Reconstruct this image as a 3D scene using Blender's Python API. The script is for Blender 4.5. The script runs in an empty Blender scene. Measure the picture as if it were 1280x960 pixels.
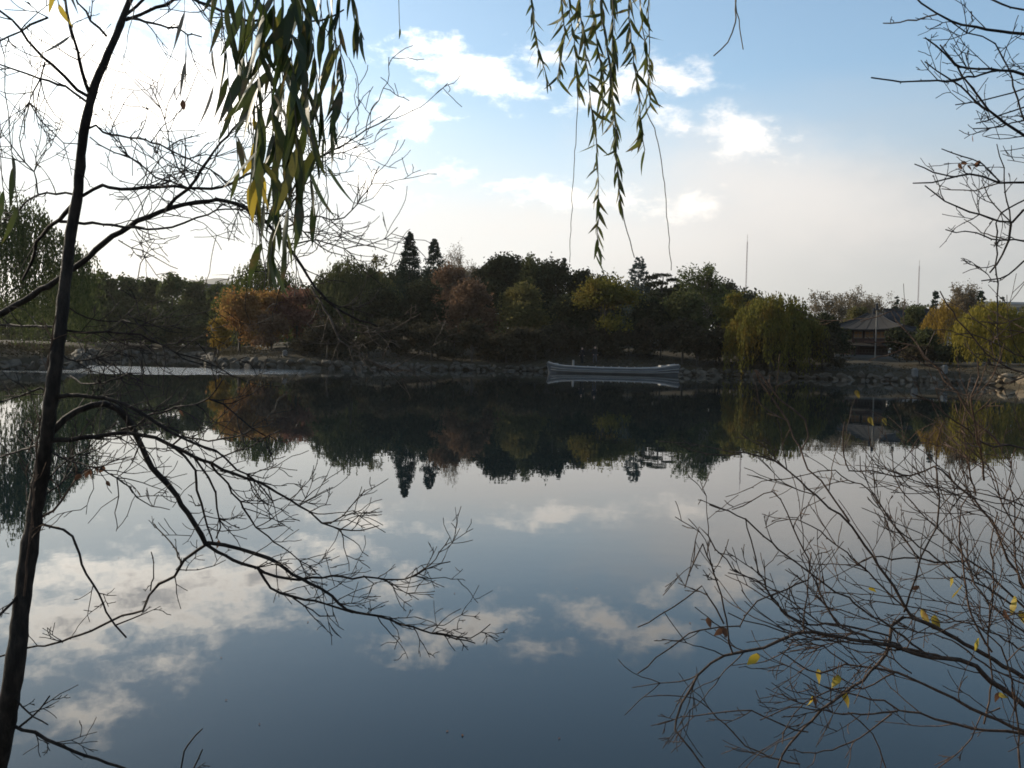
import bpy, bmesh, math, random
import numpy as np
from mathutils import Matrix, Vector, Euler

R = math.radians
scene = bpy.context.scene
COL = scene.collection

# ------------------------------------------------------------------ camera
F = 1200.0                      # focal length in photo pixels (photo is 1280 x 960)
YC = 443.5                      # horizon row at the picture centre
ROLL = 1.4
PITCH = math.degrees(math.atan((480 - YC) / F))
CAMZ = 1.7
cam_d = bpy.data.cameras.new("camera")
cam = bpy.data.objects.new("camera", cam_d)
COL.objects.link(cam)
CM = Matrix.Translation((0, 0, CAMZ)) @ Matrix.Rotation(R(90 - PITCH), 4, 'X') @ Matrix.Rotation(R(ROLL), 4, 'Z')
cam.matrix_world = CM
cam_d.sensor_width = 36.0
cam_d.lens = 36.0 * F / 1280.0
cam_d.clip_start = 0.05
cam_d.clip_end = 30000
scene.camera = cam
CR = np.array(CM.to_3x3())


def ray(px, py):
    v = CR @ np.array([(px - 640) / F, -(py - 480) / F, -1.0])
    return v / v[1]


def at(px, py, Y):
    """world point seen at photo pixel (px, py) at forward distance Y"""
    v = ray(px, py)
    return np.array([v[0] * Y, Y, CAMZ + v[2] * Y])


def hor(px):
    return YC + (px - 640) * math.tan(R(ROLL))


# ------------------------------------------------------------------ sun and sky
SUN_AZ, SUN_EL = -57.0, 22.0        # azimuth from the view direction, negative = left
sun_dir = Vector((math.sin(R(SUN_AZ)) * math.cos(R(SUN_EL)), math.cos(R(SUN_AZ)) * math.cos(R(SUN_EL)), math.sin(R(SUN_EL))))
sd_ = bpy.data.lights.new("sun", 'SUN')
sd_.energy = 4.8
sd_.angle = R(0.6)
sd_.color = (1.0, 0.87, 0.68)
sun = bpy.data.objects.new("sun", sd_)
sun.rotation_euler = sun_dir.to_track_quat('Z', 'Y').to_euler()
COL.objects.link(sun)

scene.view_settings.view_transform = 'Standard'
scene.view_settings.look = 'None'
scene.view_settings.exposure = 0.32
scene.view_settings.gamma = 1.0
scene.view_settings.use_curve_mapping = False

SKY_STRENGTH = 0.15
world = bpy.data.worlds.new("World")
scene.world = world
world.use_nodes = True
wt = world.node_tree
wt.nodes.clear()


class NT:
    """tiny node-graph helper"""
    def __init__(s, t):
        s.t = t

    def n(s, typ, **kw):
        nd = s.t.nodes.new(typ)
        for k, v in kw.items():
            setattr(nd, k, v)
        return nd

    def put(s, sock, v):
        if isinstance(v, bpy.types.NodeSocket):
            s.t.links.new(v, sock)
        else:
            sock.default_value = v

    def m(s, op, a, b=None, c=None, clamp=False):
        nd = s.n('ShaderNodeMath', operation=op, use_clamp=clamp)
        s.put(nd.inputs[0], a)
        if b is not None:
            s.put(nd.inputs[1], b)
        if c is not None:
            s.put(nd.inputs[2], c)
        return nd.outputs[0]

    def ss(s, v, lo, hi):
        nd = s.n('ShaderNodeMapRange', interpolation_type='SMOOTHSTEP')
        s.put(nd.inputs[0], v)
        nd.inputs[1].default_value = lo
        nd.inputs[2].default_value = hi
        return nd.outputs[0]

    def noise(s, vec, scale, detail=4, rough=0.55, out=0, lac=2.0):
        nd = s.n('ShaderNodeTexNoise')
        if vec is not None:
            s.put(nd.inputs['Vector'], vec)
        nd.inputs['Scale'].default_value = scale
        nd.inputs['Detail'].default_value = detail
        nd.inputs['Roughness'].default_value = rough
        nd.inputs['Lacunarity'].default_value = lac
        return nd.outputs[out]

    def mix(s, f, a, b):
        nd = s.n('ShaderNodeMix', data_type='RGBA')
        s.put(nd.inputs[0], f)
        s.put(nd.inputs[6], a)
        s.put(nd.inputs[7], b)
        return nd.outputs[2]

    def vm(s, op, a, b=None):
        nd = s.n('ShaderNodeVectorMath', operation=op)
        s.put(nd.inputs[0], a)
        if b is not None:
            s.put(nd.inputs[1], b)
        return nd.outputs[0]


w = NT(wt)
tc = w.n('ShaderNodeTexCoord')
DIR = tc.outputs['Generated']
sky = w.n('ShaderNodeTexSky', sky_type='NISHITA', sun_disc=False)
sky.sun_elevation = R(SUN_EL)
sky.sun_rotation = R(SUN_AZ)
sky.altitude = 50
sky.air_density = 1.0
sky.dust_density = 1.0
sky.ozone_density = 1.2
sep = w.n('ShaderNodeSeparateXYZ')
w.put(sep.inputs[0], DIR)
az0 = w.m('ARCTAN2', sep.outputs[0], sep.outputs[1])
el0 = w.m('ARCSINE', sep.outputs[2])
warp = w.n('ShaderNodeTexNoise')
w.put(warp.inputs['Vector'], DIR)
warp.inputs['Scale'].default_value = 9.0
warp.inputs['Detail'].default_value = 5.0
warp.inputs['Roughness'].default_value = 0.6
wsep = w.n('ShaderNodeSeparateColor')
w.put(wsep.inputs[0], warp.outputs['Color'])
az = w.m('ADD', az0, w.m('MULTIPLY', w.m('SUBTRACT', wsep.outputs[0], 0.5), 0.075))
el = w.m('ADD', el0, w.m('MULTIPLY', w.m('SUBTRACT', wsep.outputs[1], 0.5), 0.05))
strv = w.vm('MULTIPLY', DIR, (1.0, 1.0, 1.9))
fbm = w.noise(strv, 26.0, 7, 0.62)
fine = w.noise(strv, 70.0, 5, 0.6)


def blob(px, py, wpx, hpx, amp=1.0, tilt=0.0):
    """soft cumulus patch in direction space"""
    v = ray(px, py)
    v = v / np.linalg.norm(v)
    a = math.atan2(v[0], v[1])
    e = math.asin(v[2])
    da = w.m('SUBTRACT', az, a)
    de = w.m('SUBTRACT', el, e)
    c, s_ = math.cos(R(tilt)), math.sin(R(tilt))
    u = w.m('ADD', w.m('MULTIPLY', da, c * F / wpx), w.m('MULTIPLY', de, s_ * F / wpx))
    q = w.m('ADD', w.m('MULTIPLY', da, -s_ * F / hpx), w.m('MULTIPLY', de, c * F / hpx))
    d = w.m('SQRT', w.m('ADD', w.m('MULTIPLY', u, u), w.m('MULTIPLY', q, q)))
    return w.m('MULTIPLY', w.m('SUBTRACT', 1.0, d), amp)


CLOUDS = [
    (585, 95, 120, 34, 1.0, -13), (515, 150, 45, 24, .8, 0), (850, 98, 62, 28, .75, -8), (770, 108, 70, 30, .8, 5),
    (840, 147, 40, 16, .6, 0), (925, 165, 62, 32, .85, -10), (690, 245, 85, 22, .75, 0), (800, 248, 70, 17, .6, 0),
    (870, 255, 50, 20, .7, 0), (205, 118, 190, 64, 1.25, 4), (90, 70, 90, 60, 1.0, 0), (325, 142, 95, 44, 1.1, 0),
    (470, 232, 70, 24, .6, 0), (430, 190, 90, 25, .7, 5), (560, 215, 40, 14, .4, 0), (120, -45, 70, 34, .7, 0),
    (690, 62, 60, 16, .35, 0), (210, 15, 60, 24, .6, 0),
]
dens = None
for cl in CLOUDS:
    b = blob(*cl)
    dens = b if dens is None else w.m('MAXIMUM', dens, b)
# the same sort of small cumulus scattered over the rest of the sky
gen = w.m('SUBTRACT', w.noise(w.vm('MULTIPLY', DIR, (1.0, 1.0, 2.4)), 4.6, 3, 0.5), 0.60)
inview = w.m('MULTIPLY', w.ss(w.m('ABSOLUTE', az0), 0.66, 0.54), w.ss(el0, 0.44, 0.36))
gen = w.m('SUBTRACT', w.m('MULTIPLY', gen, 4.0), w.m('MULTIPLY', inview, 5.0))
dens = w.m('MAXIMUM', dens, gen)
dens = w.m('ADD', dens, w.m('MULTIPLY', w.m('SUBTRACT', fbm, 0.5), 2.2))
dens = w.m('ADD', dens, w.m('MULTIPLY', w.m('SUBTRACT', fine, 0.5), 0.8))
cov = w.ss(dens, -0.08, 1.1)
core = w.ss(dens, 0.55, 1.35)
sv = w.n('ShaderNodeVectorMath', operation='DOT_PRODUCT')
w.put(sv.inputs[0], DIR)
sv.inputs[1].default_value = tuple(sun_dir)
near = w.ss(sv.outputs['Value'], 0.40, 0.95)
K = 1.0 / SKY_STRENGTH
edge_c = w.mix(near, (1.3 * K, 1.2 * K, 1.09 * K, 1), (3.3 * K, 3.0 * K, 2.6 * K, 1))
core_c = w.mix(near, (.92 * K, .86 * K, .81 * K, 1), (1.15 * K, 1.12 * K, 1.10 * K, 1))
cloud_c = w.mix(core, edge_c, core_c)
# thin stratus veil low over the horizon, thicker to the right
veil_n = w.noise(w.vm('MULTIPLY', DIR, (1.0, 1.0, 4.0)), 3.2, 4, 0.5)
veil_top = w.m('ADD', w.m('MULTIPLY', w.m('SUBTRACT', veil_n, 0.5), 0.10), w.m('MULTIPLY', w.ss(az0, 0.00, 0.25), 0.085))
veil = w.ss(w.m('SUBTRACT', el0, veil_top), 0.21, 0.035)
veil_c = w.mix(near, (.46 * K, .45 * K, .45 * K, 1), (.98 * K, .87 * K, .80 * K, 1))
warm = w.m('MULTIPLY', w.ss(az0, 0.52, 0.12), w.ss(el0, 0.03, 0.13))
veil_c = w.mix(w.m('MULTIPLY', warm, 0.8), veil_c, (.82 * K, .74 * K, .685 * K, 1))
skyc = w.vm('MULTIPLY', sky.outputs[0], (0.90, 1.03, 1.04))
base = w.mix(w.m('MULTIPLY', veil, 0.88), skyc, veil_c)
# bright thin cirrus spreading from the sun side
cir = w.m('MULTIPLY', w.ss(el0, 0.42, 0.10),  w.ss(w.m('ADD', sv.outputs['Value'], w.m('MULTIPLY', w.m('SUBTRACT', veil_n, 0.5), 0.25)), 0.55, 0.97))
cir = w.m('MULTIPLY', cir, 0.36)
base = w.mix(cir, base, (1.25 * K, 1.25 * K, 1.25 * K, 1))
mid = w.m('MULTIPLY', w.m('MULTIPLY', w.ss(az0, 0.40, -0.05), w.ss(el0, 0.29, 0.13)), 0.55)
base = w.mix(mid, base, (.86 * K, .85 * K, .85 * K, 1))
# soft diagonal bank of thin cloud right of centre, and a fainter one at centre
soft = w.m('MAXIMUM', blob(990, 235, 330, 95, 1.0, -14), blob(660, 285, 380, 70, .8, 0))
base = w.mix(w.m('MULTIPLY', w.ss(w.m('ADD', soft, w.m('MULTIPLY', w.m('SUBTRACT', fbm, 0.5), 0.5)), 0.0, 1.0), 0.55), base, (.85 * K, .79 * K, .74 * K, 1))
final = w.mix(w.m('MULTIPLY', cov, 0.92), base, cloud_c)
bg = w.n('ShaderNodeBackground')
w.put(bg.inputs[0], final)
bg.inputs[1].default_value = SKY_STRENGTH
wo = w.n('ShaderNodeOutputWorld')
wt.links.new(bg.outputs[0], wo.inputs[0])

scene.cycles.max_bounces = 8
scene.cycles.transparent_max_bounces = 8
scene.cycles.sample_clamp_indirect = 6.0
scene.cycles.filter_width = 1.7


# ------------------------------------------------------------------ materials
def mat(name, build):
    m = bpy.data.materials.new(name)
    m.use_nodes = True
    t = m.node_tree
    t.nodes.clear()
    g = NT(t)
    out = g.n('ShaderNodeOutputMaterial')
    sh = build(g)
    t.links.new(sh, out.inputs[0])
    return m


def c4(c):
    return (c[0], c[1], c[2], 1.0)


def principled(g, col, rough=0.8, bump=None, bstr=0.5, bdist=0.02, spec=0.3):
    p = g.n('ShaderNodeBsdfPrincipled')
    g.put(p.inputs['Base Color'], col)
    g.put(p.inputs['Roughness'], rough)
    p.inputs['Specular IOR Level'].default_value = spec
    if bump is not None:
        b = g.n('ShaderNodeBump')
        b.inputs['Strength'].default_value = bstr
        b.inputs['Distance'].default_value = bdist
        g.put(b.inputs['Height'], bump)
        g.t.links.new(b.outputs[0], p.inputs['Normal'])
    return p.outputs[0]


def leaf_mat(name, a, b, trans=0.35, patch=None, pscale=0.35):
    """leaves whose own colour varies leaf by leaf, with autumn patches"""
    def build(g):
        geo = g.n('ShaderNodeNewGeometry')
        col = g.mix(geo.outputs['Random Per Island'], c4(a), c4(b))
        if patch is not None:
            tcn = g.n('ShaderNodeTexCoord')
            n = g.noise(tcn.outputs['Object'], pscale, 3, 0.6)
            col = g.mix(g.ss(n, 0.48, 0.66), col, c4(patch))
        d = g.n('ShaderNodeBsdfDiffuse')
        g.put(d.inputs[0], col)
        tr = g.n('ShaderNodeBsdfTranslucent')
        g.put(tr.inputs[0], col)
        mx = g.n('ShaderNodeMixShader')
        mx.inputs[0].default_value = trans
        g.t.links.new(d.outputs[0], mx.inputs[1])
        g.t.links.new(tr.outputs[0], mx.inputs[2])
        return mx.outputs[0]
    return mat(name, build)


def bark_mat(name, a, b, scale=30.0, rough=0.75, bstr=0.7, spec=0.35):
    def build(g):
        tcn = g.n('ShaderNodeTexCoord')
        v = g.vm('MULTIPLY', tcn.outputs['Object'], (1.0, 1.0, 0.35))
        n = g.noise(v, scale, 5, 0.65)
        col = g.mix(g.ss(n, 0.35, 0.7), c4(a), c4(b))
        return principled(g, col, rough, n, bstr, 0.016, spec)
    return mat(name, build)


def stone_mat(name, a, b, scale=2.0, bstr=0.6):
    def build(g):
        tcn = g.n('ShaderNodeTexCoord')
        oi = g.n('ShaderNodeObjectInfo')
        v = g.vm('ADD', tcn.outputs['Object'], g.vm('MULTIPLY', oi.outputs['Location'], (1, 1, 1)))
        n = g.noise(v, scale, 6, 0.65)
        col = g.mix(g.ss(n, 0.3, 0.7), c4(a), c4(b))
        col = g.mix(g.m('MULTIPLY', oi.outputs['Random'], 0.45), col, c4([x * 0.45 for x in a]))
        return principled(g, col, 0.9, n, bstr, 0.05, 0.2)
    return mat(name, build)


def plain_mat(name, c, var=0.25, scale=3.0, rough=0.8, spec=0.3):
    def build(g):
        tcn = g.n('ShaderNodeTexCoord')
        n = g.noise(tcn.outputs['Object'], scale, 5, 0.6)
        col = g.mix(n, c4([x * (1 - var) for x in c]), c4([min(1, x * (1 + var)) for x in c]))
        return principled(g, col, rough, n, 0.25, 0.01, spec)
    return mat(name, build)


def ground_build(g):
    geo = g.n('ShaderNodeNewGeometry')
    n = g.noise(geo.outputs['Position'], 0.25, 6, 0.65)
    n2 = g.noise(geo.outputs['Position'], 3.0, 5, 0.7)
    col = g.mix(g.ss(n, 0.35, 0.65), (.042, .033, .021, 1), (.072, .058, .036, 1))
    col = g.mix(g.m('MULTIPLY', n2, 0.7), col, (.026, .023, .014, 1))
    return principled(g, col, 0.95, n2, 0.6, 0.08, 0.15)


def water_build(g):
    geo = g.n('ShaderNodeNewGeometry')
    pos = geo.outputs['Position']
    sp = g.n('ShaderNodeSeparateXYZ')
    g.put(sp.inputs[0], pos)
    X, Y = sp.outputs[0], sp.outputs[1]
    # glassy water with a long faint swell and fine shiver
    a = g.noise(pos, 1.1, 2, 0.5)
    b = g.noise(g.vm('MULTIPLY', pos, (1.0, 0.6, 1.0)), 5.0, 2, 0.5)
    h = g.m('ADD', g.m('MULTIPLY', a, 0.0010), g.m('MULTIPLY', b, 0.0003))
    # a breeze-ruffled tongue of water near the left shore
    edge = g.m('MULTIPLY', g.m('SUBTRACT', g.noise(g.vm('MULTIPLY', pos, (0.22, 0.9, 1.0)), 0.30, 4, 0.6), 0.5), 16.0)
    Yw = g.m('ADD', Y, edge)
    taper = g.ss(X, -9.0, -24.0)
    lo = g.m('SUBTRACT', 70.0, g.m('MULTIPLY', taper, 14.0))
    m1 = g.ss(g.m('SUBTRACT', Yw, lo), -0.6, 1.0)
    m2 = g.ss(g.m('SUBTRACT', Yw, 79.0), 1.0, -0.8)
    m3 = g.ss(X, -11.5, -18.0)
    mask = g.m('MULTIPLY', g.m('MULTIPLY', m1, m2), m3)
    rip = g.m('ADD', g.noise(pos, 7.0, 3, 0.6), g.m('MULTIPLY', g.noise(pos, 2.2, 2, 0.5), 1.0))
    h = g.m('ADD', h, g.m('MULTIPLY', g.m('MULTIPLY', rip, 0.040), mask))
    p = g.n('ShaderNodeBsdfPrincipled')
    p.inputs['Base Color'].default_value = (.006, .012, .015, 1)
    p.inputs['Roughness'].default_value = 0.012
    p.inputs['IOR'].default_value = 1.333
    p.inputs['Specular IOR Level'].default_value = 0.5
    bm = g.n('ShaderNodeBump')
    bm.inputs['Strength'].default_value = 1.0
    bm.inputs['Distance'].default_value = 1.0
    g.put(bm.inputs['Height'], h)
    g.t.links.new(bm.outputs[0], p.inputs['Normal'])
    return p.outputs[0]


M = {}
M['ground'] = mat('ground', ground_build)
M['water'] = mat('water', water_build)
M['bark_dark'] = bark_mat('bark_dark', (.012, .009, .007), (.038, .029, .022), 40, spec=.2)
M['bark_far'] = bark_mat('bark_far', (.035, .028, .022), (.07, .058, .046), 3)
M['twig_dark'] = bark_mat('twig_dark', (.036, .023, .016), (.088, .056, .037), 60, spec=.25)
M['twig_lit_red'] = bark_mat('twig_lit_red', (.055, .033, .022), (.12, .072, .045), 60, spec=.25)  # reddish twig bark with the warm sunlight on the stems put into its colour
M['twig_pale'] = bark_mat('twig_pale', (.20, .16, .12), (.30, .25, .19), 6)
M['twig_grey'] = bark_mat('twig_grey', (.10, .085, .065), (.17, .145, .11), 6)
M['stone'] = stone_mat('stone', (.070, .060, .046), (.145, .125, .098))
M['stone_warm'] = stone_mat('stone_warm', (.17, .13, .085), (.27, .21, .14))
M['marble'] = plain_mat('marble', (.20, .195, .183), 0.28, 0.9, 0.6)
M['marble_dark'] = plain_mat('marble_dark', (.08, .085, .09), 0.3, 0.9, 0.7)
M['hill'] = plain_mat('hill', (.06, .065, .06), 0.3, 0.004, 0.95, 0.05)


# ------------------------------------------------------------------ object helpers
def tag(o, label=None, cat=None, group=None, kind=None):
    if label:
        o['label'] = label
    if cat:
        o['category'] = cat
    if group:
        o['group'] = group
    if kind:
        o['kind'] = kind
    return o


def empty(name, loc=(0, 0, 0), rz=0.0):
    o = bpy.data.objects.new(name, None)
    o.location = tuple(float(x) for x in loc)
    o.rotation_euler = (0, 0, rz)
    o.empty_display_size = 0.2
    COL.objects.link(o)
    return o


def link(name, me, parent=None, loc=None, rot=None):
    o = bpy.data.objects.new(name, me)
    COL.objects.link(o)
    if parent is not None:
        o.parent = parent
    if loc is not None:
        o.location = tuple(float(x) for x in loc)
    if rot is not None:
        o.rotation_euler = rot
    return o


def mesh_np(name, V, Q, m, smooth=True, T=None):
    """mesh from numpy verts, quads and optional triangles"""
    me = bpy.data.meshes.new(name)
    V = np.asarray(V, dtype=np.float32)
    Q = np.asarray(Q, dtype=np.int32).reshape(-1, 4)
    T = np.zeros((0, 3), np.int32) if T is None else np.asarray(T, np.int32).reshape(-1, 3)
    me.vertices.add(len(V))
    me.vertices.foreach_set('co', V.ravel())
    me.loops.add(Q.size + T.size)
    me.loops.foreach_set('vertex_index', np.concatenate([Q.ravel(), T.ravel()]))
    me.polygons.add(len(Q) + len(T))
    ls = np.concatenate([np.arange(len(Q)) * 4, Q.size + np.arange(len(T)) * 3])
    me.polygons.foreach_set('loop_start', ls.astype(np.int32))
    me.polygons.foreach_set('use_smooth', np.full(len(Q) + len(T), smooth, dtype=bool))
    me.update(calc_edges=True)
    for mm in (m if isinstance(m, (list, tuple)) else [m]):
        me.materials.append(mm)
    return me


class Geo:
    """collects tubes, boxes and leaf cards for ONE mesh"""
    def __init__(s):
        s.V, s.Q, s.n = [], [], 0

    def add(s, V, Q):
        s.V.append(np.asarray(V, float))
        s.Q.append(np.asarray(Q, int).reshape(-1, 4) + s.n)
        s.n += len(V)

    def tube(s, P, rad, sides=5, cap=True):
        P = np.asarray(P, float)
        n = len(P)
        rad = np.broadcast_to(np.asarray(rad, float), (n,))
        T = np.gradient(P, axis=0)
        T /= np.linalg.norm(T, axis=1)[:, None] + 1e-9
        ref = np.array([0.31, 0.17, 0.93]) if abs(T[0][2]) < 0.9 else np.array([0.9, 0.3, 0.1])
        N = np.cross(T, ref)
        N /= np.linalg.norm(N, axis=1)[:, None] + 1e-9
        B = np.cross(T, N)
        a = np.arange(sides) * 2 * math.pi / sides
        V = P[:, None, :] + rad[:, None, None] * (np.cos(a)[None, :, None] * N[:, None, :] + np.sin(a)[None, :, None] * B[:, None, :])
        V = V.reshape(-1, 3)
        i = np.arange(n - 1)[:, None] * sides
        j = np.arange(sides)[None, :]
        k = (j + 1) % sides
        Q = np.stack([i + j, i + k, i + sides + k, i + sides + j], -1).reshape(-1, 4)
        s.add(V, Q)

    def box(s, c, size, rz=0.0, taper=1.0):
        x, y, z = [v / 2 for v in size]
        V = np.array([(-x, -y, -z), (x, -y, -z), (x, y, -z), (-x, y, -z), (-x * taper, -y * taper, z), (x * taper, -y * taper, z), (x * taper, y * taper, z), (-x * taper, y * taper, z)])
        cz, sz = math.cos(rz), math.sin(rz)
        V = V @ np.array([[cz, sz, 0], [-sz, cz, 0], [0, 0, 1]]) + np.asarray(c, float)
        s.add(V, [(0, 3, 2, 1), (4, 5, 6, 7), (0, 1, 5, 4), (1, 2, 6, 5), (2, 3, 7, 6), (3, 0, 4, 7)])

    def bar(s, a, b, r, sides=4):
        s.tube([a, b], [r, r], sides)

    def leaves(s, C, L, W, rng, down=0.0, tilt=1.0):
        """rhombic leaf cards at centres C; down = 1 hangs them vertically"""
        n = len(C)
        L = np.broadcast_to(L, (n,)) * rng.uniform(0.7, 1.3, n)
        W = np.broadcast_to(W, (n,)) * rng.uniform(0.7, 1.3, n)
        d = rng.normal(size=(n, 3))
        d /= np.linalg.norm(d, axis=1)[:, None]
        d = d * (1 - down) + np.array([0, 0, -1.0]) * down
        d /= np.linalg.norm(d, axis=1)[:, None] + 1e-9
        q = rng.normal(size=(n, 3))
        sd = np.cross(d, q)
        sd /= np.linalg.norm(sd, axis=1)[:, None] + 1e-9
        a = C - d * L[:, None] / 2
        b = C + sd * W[:, None] / 2
        c = C + d * L[:, None] / 2
        e = C - sd * W[:, None] / 2
        V = np.stack([a, b, c, e], 1).reshape(-1, 3)
        s.add(V, np.arange(n * 4).reshape(-1, 4))

    def mesh(s, name, m, smooth=True):
        if not s.V:
            return mesh_np(name, np.zeros((0, 3)), np.zeros((0, 4), int), m)
        return mesh_np(name, np.concatenate(s.V), np.concatenate(s.Q), m, smooth)

    def obj(s, name, m, parent=None, smooth=True, loc=None):
        return link(name, s.mesh(name, m, smooth), parent, loc)


# ------------------------------------------------------------------ terrain and water
SHORE = [(-420, 44), (-150, 58), (0, 60), (60, 61), (100, 66), (108, 84), (104, 112), (118, 142), (180, 152), (236, 150), (262, 128),
         (252, 104), (262, 92), (330, 89), (430, 90), (520, 96), (600, 99), (660, 101), (690, 101.5), (770, 101.5), (845, 101.5), (880, 101), (930, 100),
         (1010, 98), (1060, 95), (1150, 92), (1225, 88), (1262, 84), (1330, 74), (1450, 58)]
far = [((px - 640) / F * Y, Y) for px, Y in SHORE]
poly = np.array([(-110.0, 30.0)] + far + [(70, 35), (110, 20), (150, 3.5), (60, 3.45), (10, 3.5), (2, 3.4), (-2, 3.35), (-10, 3.5), (-60, 3.4), (-150, 3.5)])


def sdist(x, y):
    """signed distance to the lake outline, positive on land"""
    x = np.atleast_1d(np.asarray(x, float)).ravel()
    y = np.atleast_1d(np.asarray(y, float)).ravel()
    d = np.full(x.shape, 1e9)
    inside = np.zeros(x.shape, bool)
    for i in range(len(poly)):
        ax, ay = poly[i]
        bx, by = poly[(i + 1) % len(poly)]
        ex, ey = bx - ax, by - ay
        t = np.clip(((x - ax) * ex + (y - ay) * ey) / (ex * ex + ey * ey), 0, 1)
        d = np.minimum(d, np.hypot(x - ax - t * ex, y - ay - t * ey))
        c = ((ay > y) != (by > y)) & (x < (bx - ax) * (y - ay) / (by - ay + 1e-12) + ax)
        inside ^= c
    return np.where(inside, -d, d)


def gz(x, y):
    s = sdist(x, y)
    x = np.atleast_1d(np.asarray(x, float)).ravel()
    y = np.atleast_1d(np.asarray(y, float)).ravel()
    nearb = np.clip((22 - y) / 10, 0, 1)
    top = 0.72 * (1 - nearb) + 0.16 * nearb
    wdt = 1.1 * (1 - nearb) + 0.35 * nearb
    u = np.clip(s / wdt, 0, 1)
    z = -0.45 * (1 - nearb) - 0.1 * nearb + (top + 0.45 * (1 - nearb) + 0.1 * nearb) * u * u * (3 - 2 * u)
    hill = 2.4 * np.exp(-((x + 2) / 30) ** 2 - ((y - 138) / 24) ** 2) + 1.3 * np.exp(-((x - 26) / 22) ** 2 - ((y - 140) / 24) ** 2)
    z = z + np.where(s > 0, hill * np.clip(s / 10, 0, 1) + (0.012 * np.clip(s, 0, 40) + 0.13 * np.clip(s - .8, 0, 7)) * (1 - nearb), 0)
    z = z + np.where(s > 0, 0.10 * np.sin(x * 0.9 + 1.3 * np.sin(y * 0.7)) * np.sin(y * 1.1) * np.clip(s / 2, 0, 1) * (1 - nearb), 0)
    return np.where(s <= 0, np.maximum(-0.1 * nearb - 0.45 * (1 - nearb) + s * 0.25, -2.5), z)


def g1(x, y):
    return float(gz([x], [y])[0])


xs = np.concatenate([[-4800, -3000, -1800, -900, -450, -260, -180], np.arange(-130, 130.1, 1.0), [180, 260, 450, 900, 1800, 3000, 4800]])
ys = np.concatenate([[-900, -500, -300, -100, -40, -15], np.arange(-6, 6.01, 0.25), np.arange(8, 40, 2.0), np.arange(40, 175, 0.8), [185, 200, 230, 280, 380, 600, 1200, 2500, 4000, 5300]])
GX, GY = np.meshgrid(xs, ys)
GZ = gz(GX, GY).reshape(GX.shape)
V = np.stack([GX.ravel(), GY.ravel(), GZ.ravel()], 1)
nx, ny = len(xs), len(ys)
i, j = np.meshgrid(np.arange(nx - 1), np.arange(ny - 1))
a = (j * nx + i).ravel()
Q = np.stack([a, a + 1, a + nx + 1, a + nx], 1)
tag(link('ground', mesh_np('ground', V, Q, M['ground'])), 'brown earth and dry grass banks around the lake', kind='structure')

wx0, wx1, wy0, wy1 = -160, 160, 2.9, 165
tag(link('water', mesh_np('water', [(wx0, wy0, 0), (wx1, wy0, 0), (wx1, wy1, 0), (wx0, wy1, 0)], [(0, 1, 2, 3)], M['water'])),
    'still dark lake water mirroring trees and clouds', kind='structure')

# distant mountains
hv, hq = [], []
pxs = np.arange(-700, 2000, 8)
rs = np.random.RandomState(5)
for k, px in enumerate(pxs):
    e = 26 + 10 * math.sin(px * 0.006) + 9 * math.sin(px * 0.021 + 1) + 4 * math.sin(px * 0.07)
    e += 46 * math.exp(-((px - 200) / 70) ** 2) + 30 * math.exp(-((px - 275) / 50) ** 2)
    e += rs.uniform(-1.5, 1.5)
    Y = 4200.0
    top = at(px, hor(px) - max(e, 8), Y)
    hv += [(top[0], Y - 900, -1.0), (top[0], Y - 350, top[2] * 0.55), tuple(top), (top[0], Y + 900, -1.0)]
    if k:
        b0, b1 = (k - 1) * 4, k * 4
        for r_ in range(3):
            hq.append((b0 + r_, b1 + r_, b1 + r_ + 1, b0 + r_ + 1))
tag(link('hills', mesh_np('hills', hv, hq, M['hill'])), 'pale hazy mountain ridge far beyond the trees', kind='structure')

M['stone_post'] = plain_mat('stone_post', (.15, .145, .135), .25, 2.0, .9, .1)
HAZE = 0.9e-4
# ------------------------------------------------------------------ stone banks
def ico_variant(seed, m):
    r_ = random.Random(seed)
    bm = bmesh.new()
    bmesh.ops.create_icosphere(bm, subdivisions=2, radius=0.5)
    planes = []
    for _ in range(9):
        d = Vector((r_.gauss(0, 1), r_.gauss(0, 1), r_.gauss(0, 1))).normalized()
        planes.append((d, r_.uniform(0.20, 0.38)))
    for v in bm.verts:
        for d, t in planes:
            k = v.co.dot(d)
            if k > t:
                v.co -= d * (k - t) * 0.9
        v.co *= r_.uniform(0.94, 1.06)
    me = bpy.data.meshes.new('stone')
    bm.to_mesh(me)
    bm.free()
    me.materials.append(m)
    return me


stone_vars = [ico_variant(s, M['stone']) for s in range(8)]
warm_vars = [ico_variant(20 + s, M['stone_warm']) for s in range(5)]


def shore_pts(pa, pb, step):
    """points along the far waterline between photo columns pa and pb, with the landward normal"""
    out, carry = [], 0.0
    for k in range(len(SHORE) - 1):
        a, b = np.array(far[k]), np.array(far[k + 1])
        L = np.linalg.norm(b - a)
        t = carry
        while t < L:
            p = a + (b - a) * t / L
            px = 640 + p[0] / p[1] * F
            if pa <= px < pb:
                n = np.array([-(b - a)[1], (b - a)[0]]) / L
                out.append((p, n, math.atan2(b[1] - a[1], b[0] - a[0])))
            t += step
        carry = t - L
    return out


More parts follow.
